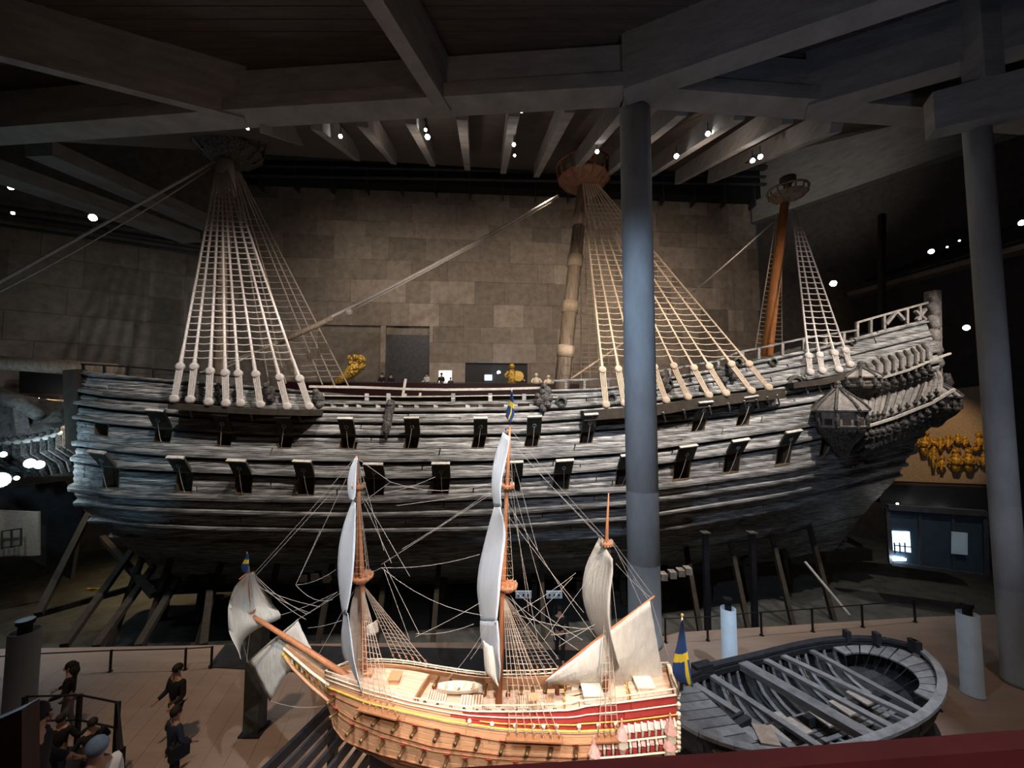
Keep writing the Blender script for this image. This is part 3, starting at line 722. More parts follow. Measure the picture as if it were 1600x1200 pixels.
# ---- masts and standing rigging
def mast(pts, radii, name='mast', m='mast', n=14):
    return MB().tube(pts, radii, n).build(name, m, SHIP, True)
fb, ft = cl(344, 640), cl(356, 232)
fm = mast([fb, ft], [.42, .30]); MB().tube([cl(360, 232), cl(361, 196)], [.24, .24], 10).build('mast_cap', 'edge', fm, True)
mbm, mtm = cl(874, 640), cl(914, 262)
mm_ = mast([mbm, mbm.lerp(mtm, .5), mtm], [.52, .46, .36])
for t in (.18, .36, .55, .72):                           # woolding bands
    q = mbm.lerp(mtm, t+.03); q2 = mbm.lerp(mtm, t+.075); MB().tube([q, q2], .52-.1*t+.06, 14).build('woolding', 'ropem', mm_, True)
MB().tube([cl(921, 262), cl(921, 228)], [.3, .3], 10).build('mast_head', 'mizz', mm_, True); MB().lathe(cl(921, 232), [(.3, -.2), (.62, 0), (.6, .45), (.3, .6), (.28, .75)], 12).build('mast_cap', 'black', mm_, True)
zb, zt = cl(1198, 556), cl(1226, 318)
zm = mast([zb, zt], [.36, .26], m='mizz'); MB().tube([cl(1228, 322), cl(1231, 282)], [.22, .24], 10).build('mast_head', 'mast', zm, True); MB().lathe(cl(1231, 284), [(.25, -.15), (.5, 0), (.5, .3), (.25, .4)], 12).build('mast_cap', 'carve', zm, True)
def top_(c, r, h, m, par, n=24):
    mb = MB().lathe(c, [(r*.62, -h*.35), (r*.98, h*.05), (r, h*.12), (r*.98, h*.16), (r*.3, h*.1), (r*.3, -.05)], n)
    o = mb.build('fighting_top', m, SHIP, True)
    for i in range(14):
        a = 2*math.pi*i/14; p = Vector((math.cos(a), math.sin(a), 0))
        MB().tube([c+p*r*.7+Vector((0, 0, -h*.3)), c+p*r*1.02+Vector((0, 0, h*.12)), c+p*r*1.06+Vector((0, 0, h*.75))], .06, 5).build('top_stanchion', m, o)
    ringp = [c+Vector((math.cos(a)*r*1.06, math.sin(a)*r*1.06, h*.75)) for a in np.linspace(0, 2*math.pi, 25)]
    MB().tube(ringp, .08, 5).build('top_rim', m, o)
    return o
top_(cl(357, 238), 1.85, 1.5, 'carve', fm); top_(cl(912, 283), 1.7, 1.3, 'tops', mm_); top_(cl(1231, 306), 1.15, .55, 'mast', zm)
def shroud_set(head_px, lowers, uppers, chan_off, rr, m, rows, top_py, side=1, rat_r=.02, lan=True, first=0):
    """head_px: masthead point (3D); lowers: picture points of the channel deadeyes; uppers: picture y of the upper deadeyes"""
    ends = []
    for i, (a, b) in enumerate(lowers):
        L_ = hp(a, b, chan_off) if side == 1 else cl(a, b, 3.9)
        hd = head_px + Vector(((i-len(lowers)/2)*.09, -.25*side, -.03*i))
        if lan:
            lo_t, hi_t = 0, .6
            for _ in range(20):
                m_ = (lo_t+hi_t)/2
                if proj(L_.lerp(hd, m_))[1] > uppers[i]: lo_t = m_
                else: hi_t = m_
            U = L_.lerp(hd, lo_t)
        else: U = L_
        sh = MB().tube([U, U.lerp(hd, .5)+Vector((0, 0, -.02)), hd], rr, 6).build('shroud', m, SHIP)
        if lan:
            d = (hd-U).normalized()
            MB().lathe(U, [(.10, -.1), (.19, -.08), (.21, 0), (.19, .08), (.10, .1)], 12, (0, -1, .15)).build('deadeye', m, sh, True)
            MB().lathe(L_+d*.05, [(.10, -.1), (.19, -.08), (.21, 0), (.19, .08), (.10, .1)], 12, (0, -1, .15)).build('deadeye', m, sh, True)
            MB().tube([U, U+d*.5, U+d*1.2], [rr*1.5, rr*1.35, rr*1.1], 6).build('seizing', m, sh)
            mb = MB(); sd = Vector((1, 0, 0))
            for k in (-1.2, -.4, .4, 1.2): mb.tube([U+sd*k*.11, L_+d*.05+sd*k*.09], .035, 4)
            mb.build('lanyard', m, sh)
        ends.append((U, hd))
    for r_ in range(rows):                              # ratlines row by row, sagging between the shrouds
        mb = MB(); f = (r_+.6)/rows; py = None
        zz0 = min(e[0].z for e in ends) ; 
        z = (max(e[0].z for e in ends)+.25) + (top_py-(max(e[0].z for e in ends)+.25))*f
        pts = []
        for U, hd in ends:
            if z <= U.z or z >= hd.z: continue
            t = (z-U.z)/(hd.z-U.z); pts.append(U.lerp(hd, t)+Vector((0, -.03, 0)))
        if len(pts) < 2: continue
        for a, b in zip(pts[:-1], pts[1:]):
            w_ = (b-a).length; mb.tube(sag(a, b, .06*w_, 4), rat_r, 4)
        mb.build('ratline', m, SHIP)
    return ends
def ztop(px, py): return cl(px, py).z
fh = cl(353, 262); fl_ = [(272, 625), (297, 626), (326, 630), (353, 632), (376, 632), (407, 634), (449, 637), (484, 637)]; fu = [573, 573, 580, 583, 584, 585, 590, 592]
shroud_set(fh, fl_, fu, 1.1, .06, 'ropeg', 31, ztop(352, 302), 1, .028)
MB().tube([fh+Vector((-.05, 0, .4)), fh+Vector((0, 0, -1.6))], [.45, .62], 10).build('shroud_bundle', 'ropeg', SHIP, True)
fh2 = cl(366, 262, .5); shroud_set(fh2, [(420, 598), (447, 599), (466, 600), (504, 601), (523, 602), (545, 604)], [0]*6, 0, .045, 'rope', 27, ztop(388, 322), -1, .024, False)
mh = cl(918, 277); shroud_set(mh, [(947, 634), (976, 632), (1008, 630), (1041, 627), (1075, 622), (1108, 619), (1135, 616), (1175, 612), (1202, 607)], [578, 577, 580, 574, 572, 575, 573, 569, 569], .95, .055, 'ropem', 30, ztop(925, 330), 1, .024)
mh2 = cl(912, 277, .5); shroud_set(mh2, [(893, 592), (908, 592), (922, 591), (938, 591), (954, 590), (972, 590)], [0]*6, 0, .04, 'ropem', 30, ztop(918, 335), -1, .022, False)
MB().tube([mh+Vector((0, 0, .3)), mh+Vector((.1, 0, -1.3))], [.4, .55], 10).build('shroud_bundle', 'ropem', SHIP, True)
zh = cl(1238, 330); shroud_set(zh, [(1266, 583), (1285, 581), (1311, 579), (1329, 571)], [556, 555, 552, 548], .75, .05, 'ropeg', 22, ztop(1241, 362), 1, .03)
zh2 = cl(1222, 330, .5); shroud_set(zh2, [(1180, 548), (1194, 547), (1208, 546), (1222, 545)], [0]*4, 0, .04, 'ropem', 21, ztop(1222, 380), -1, .024, False)
# stays
def stay(a, b, r, m='ropeg', s=.15, parent=SHIP, name='stay'): return MB().tube(sag(a, b, s, 10), r, 7).build(name, m, parent, True)
bow = Vector((S(0, 0).x, yc(S(0, 0).x), S(0, 0).z))
bs0 = bow+Vector((1.5, 0, .2)); bs1 = bow+Vector((-15, -1.0, 7.0))
BT = online(-165, 531, 22.4, .08)
stay(cl(336, 252), BT, .085, s=.05); stay(cl(330, 262), BT+Vector((.5, 0, .1)), .04, s=.5)
stay(cl(872, 306), cl(440, 533), .10, s=.25); stay(cl(862, 316), cl(540, 490), .05, s=.1); stay(cl(440, 533), cl(372, 560), .09, 'mast', .05); stay(cl(440, 533), cl(290, 590), .06, s=.1); stay(cl(430, 536), cl(352, 575), .05, s=.0)
MB().tube([cl(520, 497), cl(437, 535)], .17, 7).build('stay_collar', 'mast', SHIP, True)
MB().ball(cl(545, 488), .24).build('stay_mouse', 'ropeg', SHIP)
stay(cl(1222, 334), cl(1072, 466), .055, s=.1); stay(cl(1072, 466), cl(892, 592), .07, 'ropem', .05)
stay(cl(1150, 553), cl(1200, 545), .03, 'black', .02)
# bowsprit: passes out of the picture on the left over the beakhead
MB().tube([bs0, online(-90, 560, 22.8, .08), online(-330, 468, 21.8, .08)], [.45, .36, .28], 12).build('bowsprit', 'mast', SHIP, True)
# ---- beakhead
def bh(px, py, off=0): return online(px, py, 24.2+off, .08)
top_c = [bh(118, 668, -1.6), bh(100, 676, -1.6), bh(72, 684, -1.3), bh(36, 690, -.9), (bh(0, 693, -.6)), bh(-60, 680, -.3)]
top_f = [bh(118, 640, 1.8), bh(100, 628, 1.6), bh(60, 622, 1.3), bh(30, 616, .9), bh(0, 608, .6), bh(-60, 600, .3)]
for k in range(5):
    dz = Vector((0, .0, -.42*k)); f = .18*k
    pts = [a.lerp(b, f*.5)+dz for a, b in zip(top_c, top_f)]
    MB().tube([p for p in pts], [.14]*6, 6).build('head_rail', ['edge', 'lid', 'lid', 'wale', 'lid'][k], SHIP, True)
for k in range(12):
    f = k/11*4.6; i = min(int(f), 4); p = top_c[i].lerp(top_c[i+1], f-i); q = p+Vector((.5, .7, -1.9))
    mb = MB().tube([p+Vector((0, 0, .1)), p.lerp(q, .35)+Vector((-.1, -.2, 0)), p.lerp(q, .7)+Vector((.1, 0, 0)), q], [.14, .22, .15, .2], 7); mb.ball(p+Vector((0, -.05, .18)), .17, 8, 6); mb.build('head_timber', 'carve', SHIP)
mb = MB(); P = [[a, a.lerp(b, .5)+Vector((0, 0, -.35)), b] for a, b in zip(top_c, top_f)]; mb.grid(P); mb.build('grating', 'gal', SHIP)
P = [[a+Vector((0, 0, -.2)), a.lerp(b, .3)+Vector((0, 0, -1.7)), a.lerp(b, .5)+Vector((0, 0, -2.9))] for a, b in zip(top_c, top_f)]; MB().grid(P).build('beakhead_side', 'lid', SHIP)
for k in range(3):
    a, b = bh(118, 715+k*14, 0), bh(-60, 690+k*7, 0); MB().tube([a, a.lerp(b, .5)+Vector((0, 0, -.3)), b], .22, 7).build('knee_of_the_head', 'wale', SHIP, True)
MB().bar(bh(28, 640, -.2), bh(34, 680, -.6), .5, .5).build('bitt', 'gal', SHIP); MB().tube([bh(-20, 612, 0), bh(30, 630, 0), bh(62, 650, -.2)], [.5, .42, .3], 10).build('gammoning_beam', 'gal', SHIP, True)
MB().bar(at(117, 578, 19.8), at(122, 700, 19.9), .5, .7, (1, 0, 0)).build('beakhead_bulkhead_post', 'inner', SHIP)
# ---- stern: upper and lower quarter galleries
def turret(px, top, eave, floor_, bottom, r, m, oo=1.0, n=8, squash=.8):
    c0 = hp(px, eave, oo); ce = c0; zt = hp(px, top, oo).z; ze = c0.z; zf = hp(px, floor_, oo).z; zb = hp(px, bottom, oo).z
    rt = MB().lathe((c0.x, c0.y, 0), [(r*1.12, ze), (r*1.06, ze+.06), (r*.92, ze+(zt-ze)*.22), (r*.62, ze+(zt-ze)*.48), (r*.3, ze+(zt-ze)*.7), (r*.12, ze+(zt-ze)*.86), (.05, ze+(zt-ze)*.9)], n).build('turret_roof', 'gal', SHIP)
    for i in range(n):
        a = 2*math.pi*i/n; u = Vector((math.cos(a), math.sin(a), 0)); b = Vector((c0.x, c0.y, 0))
        MB().tube([b+u*r*1.14+Vector((0, 0, ze)), b+u*r*.96+Vector((0, 0, ze+(zt-ze)*.22)), b+u*r*.65+Vector((0, 0, ze+(zt-ze)*.48)), b+u*r*.15+Vector((0, 0, ze+(zt-ze)*.86))], .07, 5).build('roof_rib', 'carve', rt)
    MB().ball((c0.x, c0.y, ze+(zt-ze)*.93), .2, 8, 6).ball((c0.x, c0.y, zt+.12), .15, 8, 6).build('finial', 'carve', rt)
    body = MB().lathe((c0.x, c0.y, 0), [(r*1.02, zf), (r*1.06, zf+.1), (r*.94, zf+.12), (r*.94, ze-.1), (r*1.1, ze-.06), (r*1.1, ze+.02)], n).build('turret_wall', m, SHIP)
    for i in range(n):
        a = 2*math.pi*(i+.5)/n; u = Vector((math.cos(a), math.sin(a), 0)); p = Vector((c0.x, c0.y, (ze+zf)/2-.05)) + u*r*.88
        MB().box(p+Vector((0, 0, -.1)), (.05, r*.3, (ze-zf)*.35), Matrix.Rotation(a, 3, 'Z')).build('turret_window', 'inner', body)
        a = 2*math.pi*i/n; u = Vector((math.cos(a), math.sin(a), 0)); p = Vector((c0.x, c0.y, 0))+u*r*.98
        MB().tube([p+Vector((0, 0, zf)), p+Vector((0, 0, (zf*.6+ze*.4))), p+Vector((0, 0, ze))], [.1, .14, .08], 6).build('carved_post', 'carve', body)
    h = zf-zb
    MB().lathe((c0.x, c0.y, 0), [(.12, zb), (r*.3, zb+h*.15), (r*.45, zb+h*.4), (r*.8, zb+h*.7), (r*1.0, zf-.05), (r*1.0, zf)], n).build('turret_drop', 'carve', SHIP, True)
turret(1311, 603, 641, 668, 716, 1.08, 'gal')
turret(1346, 572, 590, 604, 628, .78, 'gal', .8)
turret(1458, 590, 620, 640, 668, 1.0, 'gal', .4)
def gallery(roof_in, roof_out, floor_out, nrib, m, off, name_, under, kk=0):
    """roof sheet from the hull out to the eave, posts, rail, corbels below"""
    ri = [hp(a, b, .1) for a, b in roof_in]; ro = [hp(a, b, off) for a, b in roof_out]; fo = [hp(a, b, off*1.0) for a, b in floor_out]
    def L(pl, t):
        t *= len(pl)-1; i = min(int(t), len(pl)-2); return pl[i].lerp(pl[i+1], t-i)
    for k in range(nrib):
        t0, t1 = k/nrib, (k+1)/nrib
        P = []
        for t in (t0+.004, (t0+t1)/2, t1-.004):
            a, b = L(ri, t), L(ro, t); c = a.lerp(b, .5)+Vector((0, -.12, .22 if abs(t-(t0+t1)/2) < .01 else .12)); P.append([a, c, b])
        s_ = MB().grid(P, .1, [[Vector((0, 0, 1))]*3]*3).build('roof_panel', 'gal', SHIP)
        a, b = L(ri, t0), L(ro, t0); c = a.lerp(b, .5)+Vector((0, -.12, .24))
        if name_ == 'upper' or k % 4 == 0:
            MB().tube([a+Vector((0, 0, .02)), c+Vector((0, 0, -.04)), b+Vector((0, 0, .02))], [.075, .075, .08], 6).build('roof_rib', 'carve', SHIP)
        p = L(ro, t0); q = L(fo, t0)
        mb = MB().tube([p+Vector((0, 0, .3)), p, p.lerp(q, .3), p.lerp(q, .6), q], [.03, .07, .12, .08, .11], 7); mb.ball(p+Vector((0, -.03, .1)), .1, 8, 6).build('carved_post', 'carve', SHIP)
        pw0, pw1 = L(ro, t0+.006), L(ro, t1-.006); qw0, qw1 = L(fo, t0+.006), L(fo, t1-.006); d = Vector((0, .25, 0))
        MB().prism([pw0+d, pw1+d, qw1+d, qw0+d], (0, .08, 0)).build('gallery_panel', m, SHIP)
        w = q + Vector((.05, .3, -under)); mb = MB().tube([q, q.lerp(w, .35)+Vector((0, -.1, 0)), q.lerp(w, .7), w+Vector((0, .5, 0))], [.14, .2, .14, .06], 7)
        mb.ball(q+Vector((0, -.12, -.22)), .14, 8, 6); mb.build('carved_corbel', 'carve', SHIP)
    P = [[L(fo, k/12)+Vector((0, .2, -.1)), hp(floor_out[0][0]+(floor_out[-1][0]-floor_out[0][0])*k/12, np.interp(k/12, [0, 1], [floor_out[0][1], floor_out[-1][1]])+under*16, .05)] for k in range(13)]
    MB().grid(P).build('gallery_underside', 'lid', SHIP)
gallery([(1340, 612), (1390, 602), (1445, 586), (1468, 578)], [(1348, 655), (1380, 650), (1430, 633), (1474, 610)], [(1348, 672), (1385, 665), (1435, 645), (1478, 618)], 12, 'gal', 1.25, 'lower', 1.2)
gallery([(1352, 568), (1390, 556), (1425, 545), (1450, 535)], [(1358, 592), (1395, 583), (1430, 573), (1458, 562)], [(1358, 601), (1395, 592), (1430, 582), (1462, 570)], 9, 'inner', .95, 'upper', 1.15)
rail([(1322, 676), (1350, 672), (1400, 657), (1450, 637), (1484, 620)], .14, .14, 'edge', 'gallery_rail', 1.35) if False else None
def rail_off(pts, w_, h_, off, m):
    q = [hp(a, b, off) for a, b in pts]; mb = MB()
    for a, b in zip(q[:-1], q[1:]): mb.bar(a, b, w_, h_)
    return mb.build('gallery_rail', m, SHIP)
rail_off([(1318, 666), (1345, 669), (1372, 661), (1400, 652), (1430, 640), (1455, 630)], .12, .12, 1.4, 'edge')
a = hp(1455, 630, 1.4); MB().bar(a, a+Vector((1.4, .1, .75)), .12, .12).build('gallery_rail', 'edge', SHIP)
rail_off([(1338, 594), (1380, 590), (1420, 578), (1455, 563)], .14, .1, 1.05, 'edge')
a = hp(1455, 563, 1.05); MB().bar(a, a+Vector((1.2, .1, .4)), .12, .1).build('gallery_rail', 'edge', SHIP)
# stern corner figures
for k, (px, py, r_) in enumerate([(1456, 462, .22), (1457, 480, .30), (1457, 500, .32), (1458, 520, .30), (1459, 540, .34), (1462, 560, .3), (1478, 590, .25), (1480, 605, .22)]):
    x = at(px, py, 23.6); mb = MB().ball(x, r_, 10, 8, (.9, .9, 1.15)); mb.tube([x+Vector((0, 0, .2)), x+Vector((.05, -.1, -.35)), x+Vector((0, 0, -.75))], [r_*.8, r_*.9, r_*.5], 8); mb.build('carved_figure', 'gal' if k < 6 else 'carve', SHIP, True)
MB().bar(at(1457, 455, 23.7), at(1459, 585, 23.9), .45, .6, (0, 1, 0)).build('corner_post', 'gal', SHIP)
for k in range(14):
    t = k/13; x = hp(1352+t*92, 672-t*34+10, .5+.4*(1-t)); mb = MB().tube([x+Vector((0, -.3, .1)), x+Vector((0, -.1, -.5)), x+Vector((0, .3, -1.1))], [.2, .28, .08], 7); mb.ball(x+Vector((0, -.35, .2)), .19, 8, 6).build('carved_head', 'carve', SHIP)
# =================================================================== THE SCALE MODEL IN FRONT
MD, MTT = 5.5, -.2
MOD = root('ship_model', (-.3, 5.55, 2.6), 'large wooden scale model of the warship with sails set, before the real hull', 'ship model')
def mc(px, py, off=0): return online(px, py, MD+off, MTT)
ML = dict(T=[(508, 1053), (550, 1068), (589, 1080), (640, 1095), (700, 1106), (737, 1111), (819, 1111), (900, 1108), (906, 1103), (978, 1095), (1057, 1084)],
 Y=[(508, 1070), (572, 1096), (640, 1113), (700, 1126), (785, 1138), (898, 1142), (978, 1138), (1057, 1128)],
 V=[(510, 1080), (560, 1104), (640, 1128), (700, 1142), (785, 1157), (898, 1162), (978, 1158), (1057, 1148)],
 W=[(512, 1094), (545, 1122), (595, 1144), (680, 1168), (785, 1180), (900, 1184), (1057, 1170)],
 B=[(516, 1110), (524, 1138), (540, 1156), (595, 1176), (680, 1197), (800, 1212), (950, 1212), (1055, 1192)],
 K=[(524, 1118), (540, 1150), (560, 1170), (620, 1200), (800, 1245), (1000, 1245), (1050, 1225)])
MN = 'TYVWBK'; MH = [.34, .40, .425, .435, .40, .03]
def mpy(j, px): t = ML[MN[j]]; return float(np.interp(px, [a for a, _ in t], [b for _, b in t]))
def mside(j, px):
    x0 = 508+[0, 0, 2, 4, 8, 16][j]; px = max(px, x0); f = min(1, (px-x0)/150.0)
    b = MH[j]*math.sqrt(max(0, 1-(1-f)**2)); b *= 1-.28*max(0, (px-850)/210)**1.5
    return online(px, mpy(j, px), MD-b, MTT)
def SMd(px, t):
    t = min(max(t, 0), 5); j = min(int(t), 4); return mside(j, px).lerp(mside(j+1, px), t-j)
MNV = Vector((.2, 1, 0)).normalized()
def mirm(p):
    d = (p.y - (MD + MTT*p.x))*MNV.y; return p - MNV*2*d
def mnor(px, t):
    a = SMd(px+4, t)-SMd(px-4, t); b = SMd(px, min(t+.3, 5))-SMd(px, max(t-.3, 0)); n = b.cross(a).normalized()
    return n if n.dot(-MNV + Vector((-.3, 0, 0))) > 0 else -n
def mgrid(t0, t1, p0, p1, th, n=None):
    n = n or max(2, int((p1-p0)/16)); P = []; Nn = []
    for i in range(n+1):
        px = p0+(p1-p0)*i/n; nn = mnor(px, (t0+t1)/2); P.append([SMd(px, t0)+nn*th, SMd(px, t1)+nn*th]); Nn.append([nn]*2)
    return P, Nn
for j, k in ((0, 3), (1, 2), (2, 3), (3, 3), (4, 2)):
    for q in range(k):
        t0, t1 = j+q/k, j+(q+1)/k; e = 509
        while e < 1055:
            e1 = min(1056, e+R.uniform(90, 150))
            if e1 > 1030: e1 = 1056
            m_ = 'mhull'
            if j == 0: m_ = 'mred' if e > 700 else 'mhull'
            P, Nn = mgrid(t0+.02, t1-.02, e+.4, e1-.4, .012); MB().grid(P, .012, Nn).build('plank', m_, MOD); e = e1
P = []; P2 = []
for i in range(40):
    px = 508+i*14; row = [SMd(px, t)-mnor(px, t)*.012 for t in (0, 1, 2, 3, 4, 5)]; P.append(row); P2.append([mirm(a) for a in row])
MB().grid(P).build('inner_hull', 'mwale', MOD); MB().grid(P2, .02, [[MNV]*6]*40).build('starboard_side', 'mhull', MOD)
def mline(t, r, m, p0=509, p1=1057, name='wale', th=.02, mir=False):
    pts = [SMd(px, t)+mnor(px, t)*th for px in np.linspace(p0, p1, 40)]
    if mir: pts = [mirm(p) for p in pts]
    return MB().tube(pts, r, 6).build(name, m, MOD, True)
mline(1.0, .014, 'mgold', name='moulding'); mline(1.12, .008, 'mwhite', name='moulding'); mline(2.0, .010, 'mwale', th=.016); mline(2.9, .011, 'mwale', th=.016); mline(3.15, .009, 'mwale', th=.016); mline(4.0, .012, 'mwale', th=.016); mline(4.3, .009, 'mwale', th=.016)
mline(0, .012, 'mwhite', name='rail'); mline(.0, .012, 'mwhite', name='rail', mir=True); mline(.35, .008, 'mwhite', name='rail'); mline(.7, .008, 'mgold', 750, 1057, 'moulding')
U = Vector((0, 0, 1))
for mir in (False, True):                               # open rail above the bulwark
    for a, b, h in ((508, 740, .05), (740, 905, .07), (905, 1057, .06)):
        pts = [SMd(px, 0)+U*h for px in np.linspace(a, b, 14)]
        if mir: pts = [mirm(p) for p in pts]
        MB().tube(pts, .009, 5).build('rail', 'mwhite', MOD)
        for i in range(0, 14):
            MB().tube([pts[i], pts[i]-U*h], .006, 4).build('rail_post', 'mwhite', MOD)
# decks
def deck(p0, p1, drop, k, m='mdeck', wf=.97):
    for q in range(k):
        e = p0
        while e < p1-1:
            e1 = min(p1, e+R.uniform(60, 110))
            if p1-e1 < 25: e1 = p1
            P = []
            for i in range(5):
                px = e+(e1-e)*i/4; a = SMd(px, 0)+mnor(px, 0)*-.03; b = mirm(a); c = a.lerp(b, .5)
                row = []
                for f in (q/k+.004, (q+1)/k-.004):
                    p = a.lerp(b, f); p = Vector((p.x, p.y, p.z-drop + .02*math.sin(math.pi*f))); row.append(p)
                P.append(row)
            MB().grid(P, .015, [[U]*2]*5).build('deck_plank', m, MOD); e = e1
deck(512, 640, .05, 10); deck(640, 880, .17, 14); deck(880, 985, .08, 12); deck(985, 1056, .04, 12)
def bulk(px, zt, zb_):
    a = SMd(px, 0)-mnor(px, 0)*.03; b = mirm(a); MB().add([a], []) ; mb = MB(); mb.prism([a-U*zt, b-U*zt, b-U*zb_, a-U*zb_], (.02, 0, 0)); o = mb.build('bulkhead', 'mwale', MOD)
    for f in (.15, .32, .5, .68, .85):
        c = a.lerp(b, f)-U*(zt+zb_)/2; MB().box(c+Vector((-.015, 0, 0)), (.012, .06, (zb_-zt)*.7)).build('carved_panel', 'mgold', o)
bulk(640, .05, .18); bulk(880, .06, .2); bulk(985, .02, .1)
def dk(px, f, drop=.15): a = SMd(px, 0); b = mirm(a); p = a.lerp(b, f); return Vector((p.x, p.y, p.z-drop))
for px, f, sx in ((668, .5, .26), (725, .5, .3), (815, .5, .22), (855, .5, .14)):    # gratings and hatches
    c = dk(px, f, .14); o = MB().box(c, (sx, .22, .04)).build('hatch', 'mwhite', MOD)
    for k in range(7): MB().box(c+Vector(((k-3)*sx/7.5, 0, .024)), (.012, .2, .012)).build('slat', 'mwale', o)
# boat stowed on deck
c = dk(700, .72, .10); P = []
for i in range(13):
    s = i/12; w_ = .1*math.sin(math.pi*min(1, .08+s*.92))**.6; x = -.32+.64*s
    P.append([c+Vector((x, -w_, .06)), c+Vector((x, -w_*.7, .0)), c+Vector((x, 0, -.03)), c+Vector((x, w_*.7, 0)), c+Vector((x, w_, .06))])
bt = MB().grid(P, .012, [[U]*5]*13).build('deck_boat', 'mwhite', MOD)
for k in range(4): MB().box(c+Vector((-.2+.13*k, 0, .05)), (.03, .17, .01)).build('thwart', 'mdeck', bt)
for px, f, sx, sy, sz in ((925, .35, .22, .2, .09), (950, .7, .14, .16, .12), (1010, .5, .2, .22, .07), (895, .75, .1, .16, .1), (600, .5, .14, .16, .1), (560, .5, .1, .08, .08), (830, .3, .08, .1, .1)):
    c = dk(px, f, .03); MB().box(c, (sx, sy, sz)).box(c+U*(sz/2+.008), (sx+.03, sy+.03, .016)).build('deck_house', 'mwhite' if px > 880 else 'mhull', MOD)
for i in range(11):                                     # guns on the upper deck, both sides
    for f in (.14, .86):
        px = 655+i*21; c = dk(px, f, .13); sgn = -1 if f < .5 else 1; d = MNV*sgn
        o = MB().tube([c-d*.09, c+d*.02, c+d*.13], [.028, .024, .016], 8).build('deck_gun', 'gun', MOD, True); MB().box(c-d*.03-U*.03, (.05, .12, .03)).build('carriage', 'mred', o)
# side guns with lids
G = [(566, 1112), (592, 1121), (622, 1131), (650, 1138), (685, 1146), (716, 1151), (748, 1158), (786, 1164), (826, 1167), (861, 1169), (900, 1170), (553, 1136), (574, 1146), (600, 1157), (632, 1167), (664, 1174), (700, 1183), (728, 1189), (766, 1192), (806, 1194), (528, 1112), (524, 1090)]
for px, py in G:
    tt = min(np.linspace(1, 5, 60), key=lambda t: abs(proj(SMd(px, t))[1]-py)); p = SMd(px, tt); n = mnor(px, tt)
    o = MB().tube([p-n*.01, p+n*.1, p+n*.135], [.03, .021, .026], 9).build('gun_barrel', 'gun', MOD, True)
    up_ = (U*.7+n*.7).normalized(); al = (SMd(px+4, tt)-SMd(px-4, tt)).normalized(); h = p+n*.02+U*.045
    MB().add([h], []); mb = MB(); q = al*.035; mb.add([h-q, h+q, h+q+up_*.06, h-q+up_*.06, h-q-n*.012, h+q-n*.012, h+q+up_*.06-n*.012, h-q+up_*.06-n*.012], [(0, 1, 2, 3), (7, 6, 5, 4), (0, 4, 5, 1), (3, 2, 6, 7), (1, 5, 6, 2), (0, 3, 7, 4)]); mb.build('gun_port_lid', 'mred', o)
    MB().box(p+n*.008, (.075, .02, .075)).build('port_frame', 'mwale', o)
# port side carved lions along the moulding, channels
for px in (735, 770, 806, 834, 850, 870, 905, 935, 962): p = SMd(px, .75)+mnor(px, .75)*.04; MB().ball(p, .028, 8, 6).ball(p-U*.04, .02, 8, 6).build('carved_mask', 'mwhite', MOD)
for p0, p1 in ((570, 628), (795, 880), (930, 968)):
    a = [SMd(px, 1.35)+mnor(px, 1.35)*.1 for px in np.linspace(p0, p1, 6)]; mb = MB()
    for x, y in zip(a[:-1], a[1:]): mb.bar(x, y, .1, .018)
    mb.build('channel', 'mwale', MOD)
# quarter galleries of the model
for t_, p0, p1, nr in ((1.1, 972, 1052, 9), (2.2, 930, 1050, 10)):
    for i in range(nr):
        px = p0+(p1-p0)*i/(nr-1); p = SMd(px, t_)+mnor(px, t_)*.08; n = mnor(px, t_)
        MB().tube([p-n*.05+U*.08, p+n*.02+U*.03, p-U*.05], [.012, .016, .012], 6).build('gallery_figure', 'mwhite', MOD)
        if i < nr-1:
            pb_ = SMd(px+(p1-p0)/(nr-1)/2, t_)+n*.06; MB().bar(pb_+U*.06-n*.04, pb_+n*.015, .05, .02, n).build('roof_panel', 'mpink', MOD); MB().box(pb_-U*.05, (.05, .04, .07)).build('gallery_window', 'mred', MOD)
    mb = MB(); q = [SMd(px, t_+.42)+mnor(px, t_)*.11 for px in np.linspace(p0, p1+4, 8)]
    mb.tube(q, .01, 5).build('gallery_rail', 'mwhite', MOD)
    for px in (p0-2, p1-8):
        p = SMd(px, t_)+mnor(px, t_)*.1; o = MB().lathe(p, [(.075, -.02), (.055, .03), (.025, .09), (.006, .16), (.012, .175), (.002, .19)], 8).build('turret_roof', 'mpink', MOD)
        MB().lathe(p, [(.06, -.12), (.065, -.02)], 8).build('turret_wall', 'mwhite', o); MB().lathe(p, [(.008, -.26), (.03, -.2), (.06, -.12)], 8).build('turret_drop', 'mpink', o)
st = [SMd(1057, t) for t in np.linspace(0, 5, 9)]; MB().grid([[a+U*.0, mirm(a)] for a in st], .03, [[Vector((1, 0, 0))]*2]*9).build('transom', 'mred', MOD)
for i in range(9):
    a = SMd(1057, i*.35)+Vector((.02, -.01, 0)); MB().ball(a, .028, 8, 6).ball(a-U*.035, .02, 7, 5).build('carved_figure', 'mwhite', MOD)
MB().bar(SMd(1057, 0)+U*.02, mirm(SMd(1057, 0))+U*.02, .05, .05).build('taffrail', 'mwhite', MOD)
